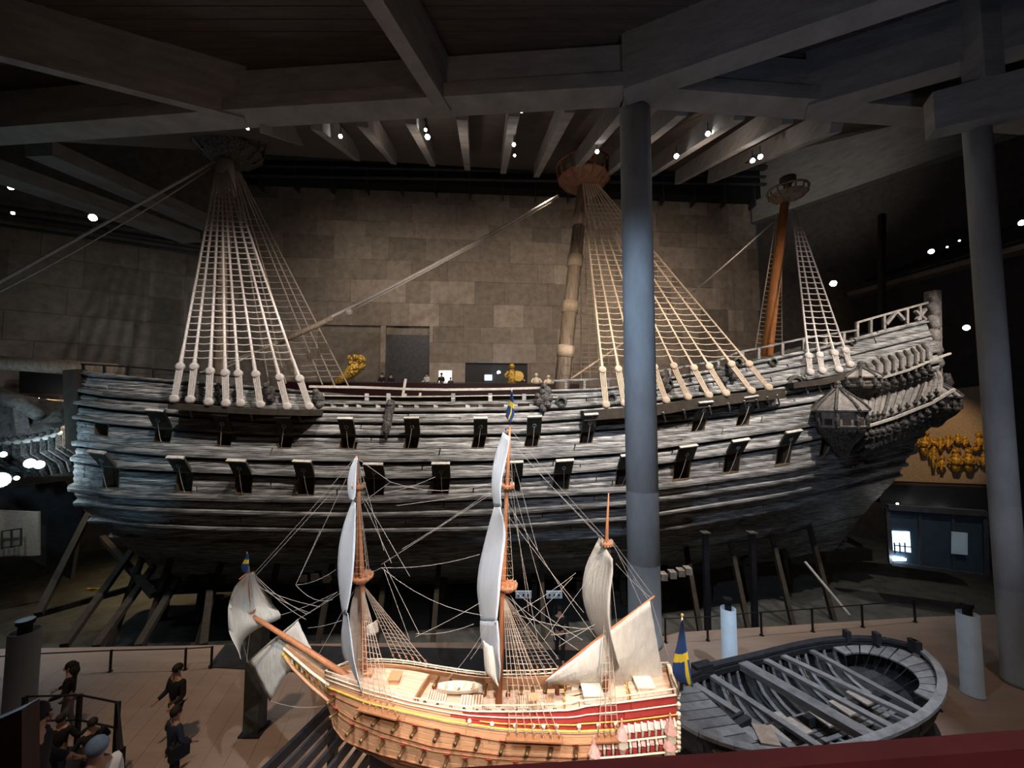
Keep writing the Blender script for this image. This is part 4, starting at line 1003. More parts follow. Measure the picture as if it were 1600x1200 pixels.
# masts, tops and yards
def mm(pts, rr, name='mast', m='mmast', par=None): return MB().tube(pts, rr, 10).build(name, m, par or MOD, True)
def cmz(px, py): return mc(px, py)
fo = mm([mc(572, 1100), mc(566, 905), mc(560, 760), mc(557, 712)], [.04, .036, .026, .014]); MB().tube([mc(557, 905), mc(561, 762)], .028, 8).build('topmast', 'mmast', fo, True)
ma = mm([mc(779, 1110), mc(786, 915), mc(792, 760), mc(797, 665)], [.045, .04, .028, .014]); mm([mc(797, 668), mc(800, 606)], [.008, .006], 'flag_pole', 'edge')
mi = mm([mc(946, 1095), mc(948, 840), mc(951, 770)], [.032, .024, .008])
mm([mc(572, 1075), mc(470, 1010), mc(384, 956)], [.045, .04, .028], 'bowsprit'); mm([mc(391, 955), mc(387, 880)], [.014, .01], 'sprit_topmast'); mm([mc(387, 880), mc(386, 862)], [.006, .005], 'flag_pole', 'edge')
def mtop(p, r, par):
    o = MB().lathe(p, [(r*.5, -r*.35), (r*.95, 0), (r, .02), (r, .05), (r*.9, .05), (r*.5, .0)], 18).build('fighting_top', 'mmast', par, True)
    for i in range(12):
        a = i*math.pi/6; q = p+Vector((math.cos(a), math.sin(a), 0))*r*.93; MB().tube([q, q+U*.07], .006, 4).build('top_post', 'mwhite', o)
mtop(mc(565, 903), .17, fo); mtop(mc(560, 762), .10, fo); mtop(mc(793, 918), .14, ma); mtop(mc(793, 762), .10, ma); mtop(mc(948, 852), .08, mi); mtop(mc(389, 958), .09, MOD if False else fo)
mm([mc(851, 1064), mc(936, 998), mc(1023, 931)], [.014, .024, .01], 'lateen_yard', 'mmast')
mm([mc(466, 968, .12), mc(426, 1001, .07), mc(386, 1035, .02)], [.008, .014, .008], 'yard', 'mropep')
mm([online(397, 893, 5.9, MTT), online(386, 895, 5.5, MTT), online(374, 905, 5.2, MTT)], [.007, .009, .007], 'yard', 'mmast')
# sails
def sail(left, right, dl_, dr_, m, belly=.0, n=14, k=7, name='sail', mats=None, cell=None):
    def L(c, t):
        t *= len(c)-1; i = min(int(t), len(c)-2); f = t-i; return c[i][0]*(1-f)+c[i+1][0]*f, c[i][1]*(1-f)+c[i+1][1]*f
    def Ls(c, t):
        e = .06; a = L(c, max(0, t-e)); b = L(c, t); d = L(c, min(1, t+e)); return (a[0]+2*b[0]+d[0])/4 if 0 < t < 1 else b[0], (a[1]+2*b[1]+d[1])/4 if 0 < t < 1 else b[1]
    P = []; Nn = []
    for i in range(n+1):
        s = i/n; a = Ls(left, s); b = Ls(right, s); row = []
        for j in range(k+1):
            f = j/k; px = a[0]*(1-f)+b[0]*f; py = a[1]*(1-f)+b[1]*f
            off = dl_*(1-f)+dr_*f; p = mc(px, py, off)
            p = p + Vector((0, -1, 0))*belly*math.sin(math.pi*f)*math.sin(math.pi*min(1, .15+s*.85)) + Vector((0, .006*math.sin(j*2.3+i*.8), 0))
            row.append(p)
        P.append(row); Nn.append([Vector((.3, 1, 0)).normalized()]*(k+1))
    mb = MB().grid(P, .006, Nn); o = mb.build(name, m, MOD, True)
    if mats:
        o.data.materials.append(M[mats]); q = 0
        for half in (0, 1):
            for i in range(n):
                for j in range(k):
                    if cell(i, j): o.data.polygons[q].material_index = 1
                    q += 1
    return o
sail([(556, 714), (548, 728), (543, 752), (543, 772), (547, 782)], [(559, 716), (557, 735), (556, 760), (556, 775), (552, 782)], .25, -.25, 'sail_cool')
sail([(551, 782), (538, 815), (530, 850), (527, 890), (531, 935), (536, 960)], [(556, 786), (556, 815), (555, 850), (553, 890), (548, 930), (541, 960)], .45, -.45, 'sail_cool', 0)
sail([(537, 958), (533, 990), (535, 1020), (545, 1050), (563, 1083)], [(544, 958), (548, 985), (552, 1020), (558, 1050), (566, 1083)], .5, -.5, 'sail_cool', 0)
sail([(556, 918), (548, 945), (545, 985), (550, 1030), (562, 1075)], [(566, 912), (572, 950), (574, 990), (570, 1030), (564, 1075)], .1, .3, 'mrope', 0)
sail([(568, 980), (569, 997)], [(590, 968), (592, 988)], .2, .4, 'sail', .02, 6)
sail([(786, 675), (775, 705), (769, 735), (768, 765), (772, 792)], [(797, 683), (793, 710), (785, 745), (782, 770), (784, 792)], .22, -.25, 'sail_cool', 0)
sail([(772, 792), (760, 835), (748, 885), (745, 920), (748, 945), (752, 975)], [(782, 792), (791, 830), (788, 860), (783, 900), (780, 940), (776, 975)], .55, -.45, 'sail_cool', .05)
sail([(750, 970), (750, 990), (755, 1015), (762, 1040), (768, 1056)], [(778, 970), (781, 1000), (781, 1025), (783, 1045), (780, 1065)], .5, -.5, 'sail_cool', .04)
sail([(755, 1000), (756, 1025), (758, 1050), (765, 1056)], [(770, 1010), (774, 1035), (775, 1055), (780, 1075)], -.5, -.55, 'sail', .04)
sail([(936, 840), (914, 885), (908, 925), (918, 965), (938, 1005), (966, 1043)], [(957, 873), (958, 895), (954, 925), (952, 955), (954, 990), (968, 1043)], .3, -.35, 'sail', .06)
sail([(852, 1063), (905, 1023), (960, 980), (1015, 938)], [(852, 1066), (928, 1074), (985, 1072), (1038, 1066)], -.08, .15, 'sail', .10, 20, 12)
sail([(395, 895), (368, 912), (357, 945), (357, 985), (369, 1010), (385, 1034)], [(397, 893), (412, 918), (426, 942), (444, 966), (398, 976), (370, 1012)], -.3, .3, 'sail', .05, 18, 8) if False else None
sail([(386, 897), (367, 915), (356, 950), (357, 985), (370, 1012), (377, 1030)], [(397, 893), (408, 915), (425, 942), (444, 966), (392, 985), (371, 1010)], -.35, .35, 'sail', .04, 20, 8)
sail([(466, 970), (440, 990), (415, 1012), (388, 1034)], [(493, 1025), (462, 1040), (440, 1062), (422, 1096)], .12, .14, 'sail', .03, 12, 8)
# flags: blue with a yellow cross
sail([(1065, 968), (1060, 995), (1055, 1015), (1051, 1040), (1050, 1052), (1062, 1068)], [(1067, 968), (1070, 990), (1073, 1012), (1077, 1035), (1080, 1055), (1083, 1073)], -.3, -.42, 'fblue', .03, 18, 9, 'flag', 'fyel', lambda i, j: i in (8, 9) or (i > 8 and j in (6, 7)))
mm([mc(1060, 1085, -.3), mc(1066, 962, -.3)], [.011, .009], 'ensign_staff', 'mwhite'); MB().ball(mc(1066, 961, -.3), .018).build('staff_knob', 'mgold', MOD)
sail([(799, 612), (796, 625), (792, 640), (790, 650)], [(801, 612), (803, 630), (804, 648), (797, 662)], .02, -.08, 'fblue', .02, 12, 6, 'flag', 'fyel', lambda i, j: i in (4, 5) or (i > 4 and j == 3))
sail([(387, 864), (382, 875), (377, 886), (379, 895)], [(388, 864), (389, 875), (389, 886), (385, 896)], .02, -.05, 'fblue', .01, 10, 5, 'flag', 'fyel', lambda i, j: i in (3, 4))
# running rigging and shrouds
def ln(a, b, s=.0, r=.0028, m='mropep', oa=0, ob=0): return MB().tube(sag(mc(a[0], a[1], oa), mc(b[0], b[1], ob), s, 6), r, 4).build('rigging_line', m, MOD)
for a, b, s in [((398, 895), (556, 714), .02), ((400, 899), (530, 757), 0), ((462, 914), (500, 830), .0), ((462, 914), (525, 890), .05), ((462, 914), (541, 748), 0), ((462, 914), (520, 937), .1), ((463, 969), (527, 925), .02), ((425, 965), (527, 925), .03), ((481, 981), (535, 969), .02),
    ((596, 887), (750, 866), .06), ((596, 887), (752, 961), .12), ((649, 995), (756, 938), .02), ((596, 887), (560, 905), 0), ((610, 753), (770, 754), .12), ((558, 716), (610, 753), 0), ((610, 753), (560, 790), 0), ((600, 770), (680, 745), .03), ((620, 790), (770, 770), .0), ((596, 882), (770, 770), .0), ((628, 858), (770, 765), .02),
    ((797, 670), (944, 838), .02), ((799, 690), (946, 848), .02), ((843, 740), (945, 845), .0), ((794, 806), (912, 957), .02), ((794, 787), (871, 910), .0), ((871, 910), (965, 1040), .03), ((791, 931), (904, 1016), .02), ((788, 918), (873, 1030), .0), ((800, 957), (927, 983), .05), ((860, 992), (930, 976), .03), ((873, 1010), (930, 975), .0),
    ((795, 760), (842, 1010), 0), ((797, 735), (826, 955), 0), ((797, 740), (868, 1000), 0), ((895, 902), (815, 985), .0), ((900, 895), (800, 960), .03), ((957, 845), (1021, 932), 0), ((955, 842), (1005, 950), 0), ((951, 842), (1010, 930), 0), ((953, 850), (955, 1060), 0), ((990, 905), (1015, 940), .0), ((962, 880), (1018, 935), .02),
    ((423, 1095), (511, 1102), .06), ((385, 1035), (392, 975), 0), ((388, 1036), (378, 1000), 0), ((770, 960), (700, 1060), .08), ((768, 975), (735, 1030), .03), ((1016, 935), (1060, 1075), .0), ((944, 870), (850, 1000), 0), ((563, 905), (494, 1030), .0), ((400, 900), (480, 960), .05), ((402, 905), (478, 968), .05), ((404, 915), (485, 958), .04), ((410, 920), (500, 948), .03), ((562, 765), (640, 900), .0), ((562, 770), (612, 880), .0), ((560, 720), (600, 860), .0),
    ((795, 690), (840, 860), 0), ((910, 1000), (800, 920), .03), ((855, 1060), (800, 935), .0), ((975, 1075), (950, 850), .0), ((600, 880), (655, 990), .0), ((650, 990), (740, 975), .05), ((640, 1000), (600, 890), 0), ((562, 905), (470, 965), .02)]:
    ln(a, b, s)
def mshr(head, h2, side, pxs, m='mrope', rows=16, tsp=1.35):
    H = mc(head[0], head[1], 0); E = []
    for px in pxs:
        p = SMd(px, tsp if side > 0 else .1) + mnor(px, 1)*(.12 if side > 0 else 0.02)
        if side < 0: p = mirm(p)
        MB().tube([p, H], .005, 4).build('shroud', m, MOD); [MB().ball(p+(H-p).normalized()*k_, .018, 6, 5).build('deadeye', 'mwale', MOD) for k_ in (.05, .13)]; E.append(p)
    for k in range(rows):
        t = .14+.8*k/rows; MB().tube([e.lerp(H, t) for e in E], .0028, 4).build('ratline', m, MOD)
mshr((566, 915), 0, 1, [577, 587, 597, 607, 617, 627]); mshr((568, 915), 0, -1, [585, 596, 607, 618, 629, 640])
mshr((787, 930), 0, 1, [800, 813, 826, 839, 852, 865, 878]); mshr((789, 930), 0, -1, [795, 808, 821, 834, 847, 860, 873])
mshr((947, 900), 0, 1, [935, 945, 955, 965]); mshr((949, 900), 0, -1, [940, 950, 960])
def tshr(a, b, w1, rows, par):
    A = mc(*a); B = mc(*b); e1 = [B+Vector((d, o, 0)) for d, o in ((-w1, -w1), (w1, -w1), (w1*.4, w1), (-w1*.4, w1))]
    for e in e1: MB().tube([e, A], .004, 4).build('shroud', 'mrope', par)
    for k in range(rows): t = k/rows; MB().tube([e.lerp(A, t) for e in e1[:3]], .0025, 4).build('ratline', 'mrope', par)
tshr((561, 768), (565, 900), .15, 14, fo); tshr((793, 768), (786, 914), .15, 14, ma); tshr((558, 716), (560, 758), .07, 7, fo); tshr((797, 672), (793, 757), .07, 8, ma); tshr((389, 884), (389, 955), .07, 6, fo)
# beakhead of the model with gilded figure
hb = [mc(545, 1068), mc(500, 1040), mc(462, 1012), mc(446, 1005)]
for off in (-.12, .12):
    MB().tube([p+Vector((0, off*(1-i*.22), 0)) for i, p in enumerate([mc(520, 1062), mc(490, 1043), mc(462, 1022), mc(445, 1010)])], .02, 6).build('head_rail', 'mwhite', MOD, True)
    MB().tube([p+Vector((0, off*(1-i*.25), -.1)) for i, p in enumerate([mc(520, 1075), mc(490, 1054), mc(462, 1030), mc(447, 1014)])], .02, 6).build('head_rail', 'mhull', MOD, True)
for k in range(8):
    a = mc(515, 1062).lerp(mc(452, 1014), k/8); MB().tube([a+Vector((0, -.12+.01*k, 0)), a+Vector((0, -.05, -.14))], .014, 5).build('head_timber', 'mwhite' if k % 2 else 'mgold', MOD)
MB().prism([mc(520, 1062), mc(446, 1008), mc(452, 1032), mc(478, 1062), mc(516, 1100)], (0, .05, 0)).build('knee_of_the_head', 'mhull', MOD)
q = mc(452, 1034, .0); MB().tube([q+Vector((.16, 0, -.14)), q, q+Vector((-.07, 0, .1))], [.03, .045, .03], 9).ball(q+Vector((-.08, 0, .11)), .038).build('figurehead', 'mgold', MOD, True)
# slatted dark stand the model rests on
s0, s1, s2, s3 = atz(405, 1215, 2.55), atz(522, 1100, 2.55), Vector((2.6, 5.6, 2.55)), Vector((2.6, 4.0, 2.55))
STD = root('model_stand', (0, 5, 0), 'black slatted metal stand carrying the ship model above the quay', 'stand')
for k in range(30):
    t = k/29; a = s1.lerp(s2, t); b = s0.lerp(s3, t); MB().bar(a, b, .05, .14).build('slat', 'duct', STD)
MB().bar(s1, s2, .07, .16).bar(s0, s3, .07, .16).bar(s0, s1, .07, .16).bar(s2, s3, .07, .16).build('stand_frame', 'iron', STD)
for a in (s0, s1, s2, s3): MB().bar((a.x, a.y, 0), a, .14, .14, (1, 0, 0)).build('leg', 'iron', STD)
for px in (600, 720, 840, 960):
    p = (SMd(px, 4.7)+mirm(SMd(px, 4.7)))/2; MB().bar((p.x, p.y, 2.6), (p.x, p.y, p.z+.02), .1, .5, (1, 0, 0)).build('cradle', 'iron', STD)
# =================================================================== THE LONGBOAT
GZ = 1.38
BA, BB = atz(1050, 1142, GZ), atz(1433, 1030, GZ); bd = (BB-BA); BL = bd.length; bd.normalize(); bn = Vector((-bd.y, bd.x, 0))
BOAT = root('longboat', ((BA+BB)/2).xy.to_3d(), 'weathered black longboat lying open on the quay right of the ship model', 'boat')
WOFF = .0
def bw(s): return 1.34*max(0, 1-abs(2*s-1)**2.9)**.62
def bz(s): return GZ + .28*(2*s-1)**2
def bp(s, f, h=0):                                      # f -1 near side .. 1 far side; h drop below the gunwale
    return BA + bd*(BL*s) + bn*(f*bw(s)) + Vector((0, 0, bz(s)-GZ-h))
def sec(s, a):                                          # section: a 0 gunwale near .. 1 keel
    d = .95*(.35+.65*max(0, 1-abs(2*s-1)**3)**.5)
    return (1-a**2.2*.98), d*math.sin(a*math.pi/2)**.8
for side in (-1, 1):
    for k in range(7):
        a0, a1 = k/7, (k+1)/7
        for (e0, e1) in ((.0, .34), (.34, .68), (.68, 1.0)):
            P = []; Nn = []
            for i in range(9):
                s = e0+.003+(e1-e0-.006)*i/8; row = []
                for a in (a0+.01, a1+.015):
                    f, h = sec(s, min(a, 1)); row.append(bp(s, side*f, h) - bn*side*(.012 if a == a0+.01 else -.012))
                P.append(row); Nn.append([bn*side]*2)
            MB().grid(P, .03, Nn).build('strake', 'bdark', BOAT)
    gw = [bp(s, side*1.0, -.02) for s in np.linspace(0.003, .997, 34)]
    mb = MB()
    for a, b in zip(gw[:-1], gw[1:]): mb.bar(a, b, .16, .07)
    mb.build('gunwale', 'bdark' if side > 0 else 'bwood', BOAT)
    mb = MB(); gw = [bp(s, side*.93, .1) for s in np.linspace(0.03, .97, 30)]
    for a, b in zip(gw[:-1], gw[1:]): mb.bar(a, b, .05, .12)
    mb.build('inwale', 'bdark', BOAT)
for k in range(19):                                     # frames
    s = .13+.68*k/18
    for side in (-1, 1):
        pts = [bp(s, side*sec(s, a)[0]*.95, sec(s, a)[1]-.03) for a in (.1, .3, .5, .7, .85, .97)]
        MB().tube(pts, [.05, .055, .06, .06, .06, .05], 5).build('frame', 'bwood', BOAT)
for k in range(6):                                      # bottom boards
    f = (k-2.5)*.13
    pts = [bp(s, f/max(.2, bw(s))*1.0, .82) for s in np.linspace(.14, .82, 12)]
    mb = MB()
    for a, b in zip(pts[:-1], pts[1:]): mb.bar(a, b, .1, .03)
    mb.build('bottom_board', 'bwood', BOAT)
for k, (a, b, w_, dark) in enumerate([((1284, 1026), (1392, 1085), .15, 0), ((1255, 1040), (1377, 1097), .16, 0), ((1229, 1049), (1347, 1112), .17, 0), ((1192, 1057), (1317, 1129), .30, 0), ((1142, 1076), (1257, 1152), .16, 0), ((1107, 1084), (1184, 1134), .16, 0)]):
    p, q = atz(a[0], a[1], GZ-.08), atz(b[0], b[1], GZ-.08)
    sm = ((p+q)/2-BA).dot(bd)/BL; dirv = (q-p).normalized(); c = (p+q)/2
    # run the thwart across between the inwales
    def hitf(o_, d_): 
        t = 0
        while t < 3:
            x = o_+d_*t; s = (x-BA).dot(bd)/BL; f = abs((x-BA).dot(bn))
            if s < .02 or s > .98 or f > bw(s)*.95: return x
            t += .02
        return o_+d_*t
    p2, q2 = hitf(c, -dirv), hitf(c, dirv)
    MB().bar(p2, q2, w_, .07 if k != 3 else .16).build('thwart', 'bwood', BOAT)
for s, f, w_ in ((.42, -.1, .36), (.53, -.1, .36), (.63, -.05, .38), (.72, .0, .36), (.33, -.15, .3), (.40, .05, .3)):
    c = bp(s, f, .55); MB().box(c, (w_, .46, .04), Matrix.Rotation(math.atan2(bd.y, bd.x), 3, 'Z')).build('repair_board', 'bpale', BOAT)
for k in range(9):                                      # bow deck
    f0 = -1+2*k/9; f1 = f0+2/9
    cf = lambda s_, l: max(-.93, min(.93, l*1.05/max(bw(s_), .05)))
    P = [[bp(s, cf(s, f0+.012), .02), bp(s, cf(s, f1-.012), .02)] for s in np.linspace(.015, .17, 9)]
    MB().grid(P, .03, [[Vector((0, 0, 1))]*2]*9).build('deck_plank', 'bwood', BOAT)
for k in range(12):                                     # curved bench round the stern
    t0, t1 = -1+2*k/12, -1+2*(k+1)/12
    P = []
    for i in range(4):
        t = t0+.01+(t1-t0-.02)*i/3; ang = t*math.pi/2
        so = .80+.185*math.cos(ang); fo_ = math.sin(ang)
        si = .80+.105*math.cos(ang)
        P.append([bp(so, fo_*.9*min(1, bw(.8)/max(bw(so), .3)) if abs(t) > .99 else np.sign(fo_)*min(.92, abs(fo_)*bw(.8)/max(bw(so), .2)), .12), bp(si, fo_*.62*bw(.8)/bw(si), .12)])
    MB().grid(P, .04, [[Vector((0, 0, 1))]*2]*4).build('bench_board', 'bwood', BOAT)
a, b = atz(1094, 1166, GZ+.02), atz(1170, 1124, GZ+.02); MB().bar(a, b, .12, .14).bar(a+bn*.14, b+bn*.14, .05, .14).build('windlass', 'bdark', BOAT)
for k in range(2):
    c = a.lerp(b, .25+.5*k)+bn*-.25; MB().box(c, (.4, .3, .05), Matrix.Rotation(math.atan2(bd.y, bd.x), 3, 'Z')).build('deck_plank', 'bwood', BOAT)
a, b = atz(1196, 1140, GZ+.05), atz(1213, 1172, GZ+.05); MB().bar(a+bn*.1, b+bn*.1, .36, .05).build('cover_board', 'mrope', BOAT)
for s, f in ((.985, .05), (.93, .8), (.86, .96), (.985, -.25)): MB().box(bp(s, f, -.1), (.12, .16, .3)).build('timber_head', 'bdark', BOAT)
for s, f in ((.08, 1.02), (.25, 1.0)): MB().box(bp(s, f, -.06), (.5, .2, .18), Matrix.Rotation(math.atan2(bd.y, bd.x), 3, 'Z')).build('roller_block', 'bdark', BOAT)
MB().bar(bp(0.02, 0, .9), bp(.98, 0, .9), .14, .2).build('keel', 'bdark', BOAT)
CRD = root('boat_cradle', ((BA+BB)/2).xy.to_3d(), 'low dark cradle and plinth under the longboat', 'cradle')
pl = [BA+bd*(BL*(.5+.5*math.cos(t)))+bn*(1.3*math.sin(t)) for t in np.linspace(0, 2*math.pi, 40, endpoint=False)]
MB().prism([(p.x, p.y, .012) for p in pl], (0, 0, .1)).build('plinth', 'iron', CRD)
for s in (.2, .5, .8): p = bp(s, 0, 0); MB().bar((p.x-bn.x*.5, p.y-bn.y*.5, .28), (p.x+bn.x*.5, p.y+bn.y*.5, .28), .2, .36).build('chock', 'iron', CRD)
def fence(name, pts, h, label, post_every=1, m='black', nr=2, base=0, rad=.02, group=None):
    t = root(name, (pts[0].x, pts[0].y, base), label, 'railing', group)
    for k in range(nr):
        z = base+h*(1-k*.5); mb = MB()
        for a, b in zip(pts[:-1], pts[1:]): mb.tube([(a.x, a.y, z), (b.x, b.y, z)], rad*.7, 6)
        mb.build('rail', m, t)
    for p in pts[::post_every]: MB().tube([(p.x, p.y, base), (p.x, p.y, base+h+.02)], rad*1.4, 8).lathe((p.x, p.y, base+.0), [(.07, 0), (.07, .02), (.03, .03)], 10).build('post', m, t)
    return t
fence('boat_railing', [atz(a, b, 0) for a, b in ((1080, 1098), (1150, 1072), (1210, 1052), (1265, 1036), (1330, 1022), (1390, 1022))], .42, 'thin rope-like railing along the far side of the longboat', 1, 'black', 1)
fence('boat_railing', [atz(a, b, 0) for a, b in ((1445, 1062), (1465, 1085), (1468, 1110), (1450, 1140))], .42, 'short curved thin railing round the right end of the longboat', 1, 'black', 1)
fence('quay_railing', [atz(a, b, 0) for a, b in ((-20, 1062), (48, 1056), (172, 1050), (289, 1047), (330, 1044))], .62, 'black wire railing along the dock edge on the left', 1, 'black', 1, 0, .024)
fence('quay_railing', [atz(a, b, 0) for a, b in ((1040, 1004), (1106, 1001), (1190, 993), (1270, 987), (1348, 980), (1430, 972))], .78, 'black wire railing along the dock edge behind the longboat', 1, 'black', 1, 0, .026)
# tall steel pillars and loose things by the dock
for px, lab in ((1106, 'first slender dark steel pillar right of the blue column'), (1180, 'second slender dark steel pillar right of the blue column')):
    t = root('steel_pillar', online(px, 985, 15.6, .1), lab, 'pillar', 'steel pillars by the dock'); p = online(px, 985, 15.6, .1)
    MB().bar((p.x, p.y, -2.6), (p.x, p.y, at(px, 832, p.y).z), .2, .2, (1, 0, 0)).build('shaft', 'iron', t); MB().box((p.x, p.y, at(px, 832, p.y).z), (.34, .34, .05)).build('cap_plate', 'lid', t); MB().box((p.x, p.y, -2.58), (.5, .5, .06)).build('base_plate', 'iron', t)
a, b = at(1258, 878, 17), at(1328, 962, 15.2); o = MB().tube([a, b], .05, 8).build('slanting_pole', 'edge'); tag(o, 'pale pole leaning down towards the dock under the stern', 'pole')
a, b = at(1258, 878, 17), at(1200, 800, 17.6)
for px, lab, z0 in ((818, 'left one of the two pale blue notice boards under the hull', 0), (866, 'right one of the two pale blue notice boards under the hull', 0)):
    p = at(px, 929, 17.2); t = root('notice_board', (p.x, p.y, -3.6), lab, 'sign', 'notice boards under the hull')
    MB().box(p, (.68, .05, .30)).build('panel', 'pale', t); MB().bar((p.x, p.y+.06, -3.6), (p.x, p.y+.06, p.z), .06, .06, (1, 0, 0)).build('post', 'iron', t)
    for k in (-1, 0, 1): MB().lathe(p+Vector((k*.2, -.03, 0)), [(.045, 0), (.045, .015)], 10, (0, -1, 0)).build('button', 'black', t)
# pale vent pipes on the quay
for px, pb, pt, r_, lab, m_, mt in ((1141, 1056, 950, .21, 'pale blue-lit vent pipe with a dark cap behind the longboat', 'pale', 1), (1520, 1084, 958, .23, 'pale vent pipe beside the right concrete column', 'pale', 1), (30, 1112, 985, .30, 'wide pale vent pipe at the left edge', 'conc', 1)):
    p = atz(px, pb, 0); zt_ = at(px, pt, p.y).z; t = root('vent_pipe', p, lab, 'pipe')
    MB().lathe((p.x, p.y, 0), [(r_*1.1, 0), (r_*1.1, .04), (r_, .05), (r_, zt_), (r_*.9, zt_), (r_*.9, zt_-.1)], 24).build('tube', m_, t, True)
    MB().lathe((p.x, p.y, zt_-.12), [(r_*.45, 0), (r_*.45, .28), (r_*.6, .3), (r_*.6, .4)], 16).build('cap', 'black', t)
p = atz(398, 1142, 0); zt_ = at(398, 962, p.y).z; t = root('square_pillar', p, 'dark green-grey square pillar on the quay below the model bowsprit', 'pillar')
MB().box((p.x, p.y, zt_/2), (.36, .36, zt_)).build('shaft', 'lid', t); MB().box((p.x, p.y, .03), (.5, .5, .06)).build('base', 'iron', t)
# cradle and props of the great ship
CR = root('ship_cradle', (0, 24, -3.6), 'dark timber props and steel struts shoring the great hull in the dock', 'cradle')
for k in range(15):
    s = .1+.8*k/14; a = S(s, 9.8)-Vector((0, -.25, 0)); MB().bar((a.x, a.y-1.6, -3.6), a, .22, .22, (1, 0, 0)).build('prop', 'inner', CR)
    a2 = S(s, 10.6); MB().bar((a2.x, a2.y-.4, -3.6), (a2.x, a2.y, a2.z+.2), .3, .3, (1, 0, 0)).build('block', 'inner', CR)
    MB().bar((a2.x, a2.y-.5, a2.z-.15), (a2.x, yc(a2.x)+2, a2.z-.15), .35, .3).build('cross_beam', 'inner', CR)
for a, b, Ya, Yb in (((205, 862), (100, 1010), 21.5, 16.5), ((240, 885), (150, 1012), 21, 16.5), ((278, 905), (215, 1012), 20.5, 16.0), ((140, 800), (60, 960), 22.5, 18), ((330, 905), (318, 1010), 20, 16), ((160, 840), (240, 930), 23.5, 19), ((255, 905), (60, 960), 21.5, 20)):
    MB().bar(at(a[0], a[1], Ya), at(b[0], b[1], Yb), .26, .26).build('strut', 'inner', CR)
for px, py in ((476, 902), (494, 900), (512, 903), (536, 900), (1036, 900), (1050, 897), (1063, 894), (1074, 891), (300, 905), (325, 903), (345, 906)):
    p = at(px, py, 19.2); MB().box(p, (.3, .4, .3)).build('wedge', 'gal' if px > 1000 else 'inner', CR)
# left: lit lower hall, display boards, ledge
PL = root('display_wall', at(60, 800, 24), 'large grey-blue display boards and tan wall below the beakhead at the left', 'display')
MB().prism([at(-60, 768, 22), at(95, 752, 24), at(128, 800, 24.5), at(110, 905, 24.5), at(-60, 820, 22)], (0, .2, 0)).build('board', 'duct', PL)
MB().prism([at(-60, 795, 21.4), at(60, 800, 21.6), at(60, 868, 21.6), at(-60, 872, 21.4)], (0, .1, 0)).build('panel', 'mrope', PL)
for a, b in (((3, 830), (33, 826)), ((3, 856), (33, 852)), ((3, 830), (3, 858)), ((33, 826), (33, 852)), ((18, 828), (18, 856))): MB().bar(at(a[0], a[1], 21.2), at(b[0], b[1], 21.2), .06, .06).build('rail', 'lid', PL)
for px, py, r_, lab in ((0, 750, .36, 'largest blazing blue-white floodlight at the left edge'), (47, 724, .22, 'left one of two blue-white floodlights below the beakhead'), (61, 726, .2, 'right one of two blue-white floodlights below the beakhead'), (26, 747, .1, 'small blue-white floodlight right of the blazing one'), (5, 710, .13, 'upper small blue-white floodlight at the left edge')):
    p = at(px, py, 20.5); t = root('floodlight', p, lab, 'lamp'); d = (Vector((0, 0, 8))-p).normalized()
    MB().lathe(p, [(r_, 0), (r_, .03), (r_*.8, .08), (.001, .1)], 14, d).build('lens', 'lampb', t); MB().lathe(p, [(r_*.4, -r_*1.4), (r_*1.1, -r_*.8), (r_*1.15, -.01)], 14, d).build('housing', 'black', t)
p = at(58, 625, 27); t = root('lit_counter', p, 'warm yellow-lit strip counter beyond the beakhead', 'counter')
MB().bar(at(40, 628, 27), at(118, 630, 27), .6, .45).build('counter', 'gold', t)
for k in range(3): MB().ball(at(44+k*8, 624, 26.5), .09, 8, 6).build('bulb', 'lamp', t)
o = MB().prism([at(30, 580, 28), at(112, 580, 28), at(112, 617, 28), at(30, 614, 28)], (0, .5, 0)).build('dark_booth', 'black'); tag(o, 'black booth block behind the beakhead at the left', 'booth')
p = at(100, 1000, 16)
for px, py, Y, lab in ((136, 922, 21, 'warm orange strip light low under the bow'),): o = MB().box(at(150, 921, 21), (1.0, .1, .12)).build('strip_light', 'gold'); tag(o, lab, 'light')
# right: sculpture wall, dark balcony, glass room
def rwall(px, py, off=0):
    a, b, c = ray(px, py); n_ = NRV; d0 = (cr0+NRV*off).dot(n_); k = d0/(a*n_.x+b*n_.y); return Vector((a*k, b*k, CAMZ+c*k))
pw = [rwall(1385, 618, .25), rwall(1562, 600, .25), rwall(1562, 760, .25), rwall(1385, 752, .25)]
o = MB().prism(pw, -NRV*.1).build('wall_panel_right', 'mrope'); struct(o)
SC = [(1445, 672, 712, 1.0, 'round-shielded warrior'), (1459, 685, 735, .5, 'slim warrior'), (1470, 683, 705, .5, 'small lion mask'), (1472, 712, 738, .5, 'small cherub'), (1482, 680, 702, .55, 'curled scroll'), (1494, 700, 738, 1.1, 'broad lion coat-of-arms shield'), (1514, 700, 738, 1.0, 'second broad crest'), (1497, 678, 694, .6, 'grinning mask'), (1508, 682, 698, .5, 'bearded mask'), (1529, 676, 705, .45, 'tall caryatid'), (1538, 675, 706, .45, 'taller caryatid'), (1524, 696, 706, .4, 'tiny mask'), (1537, 710, 730, .7, 'seated lion')]
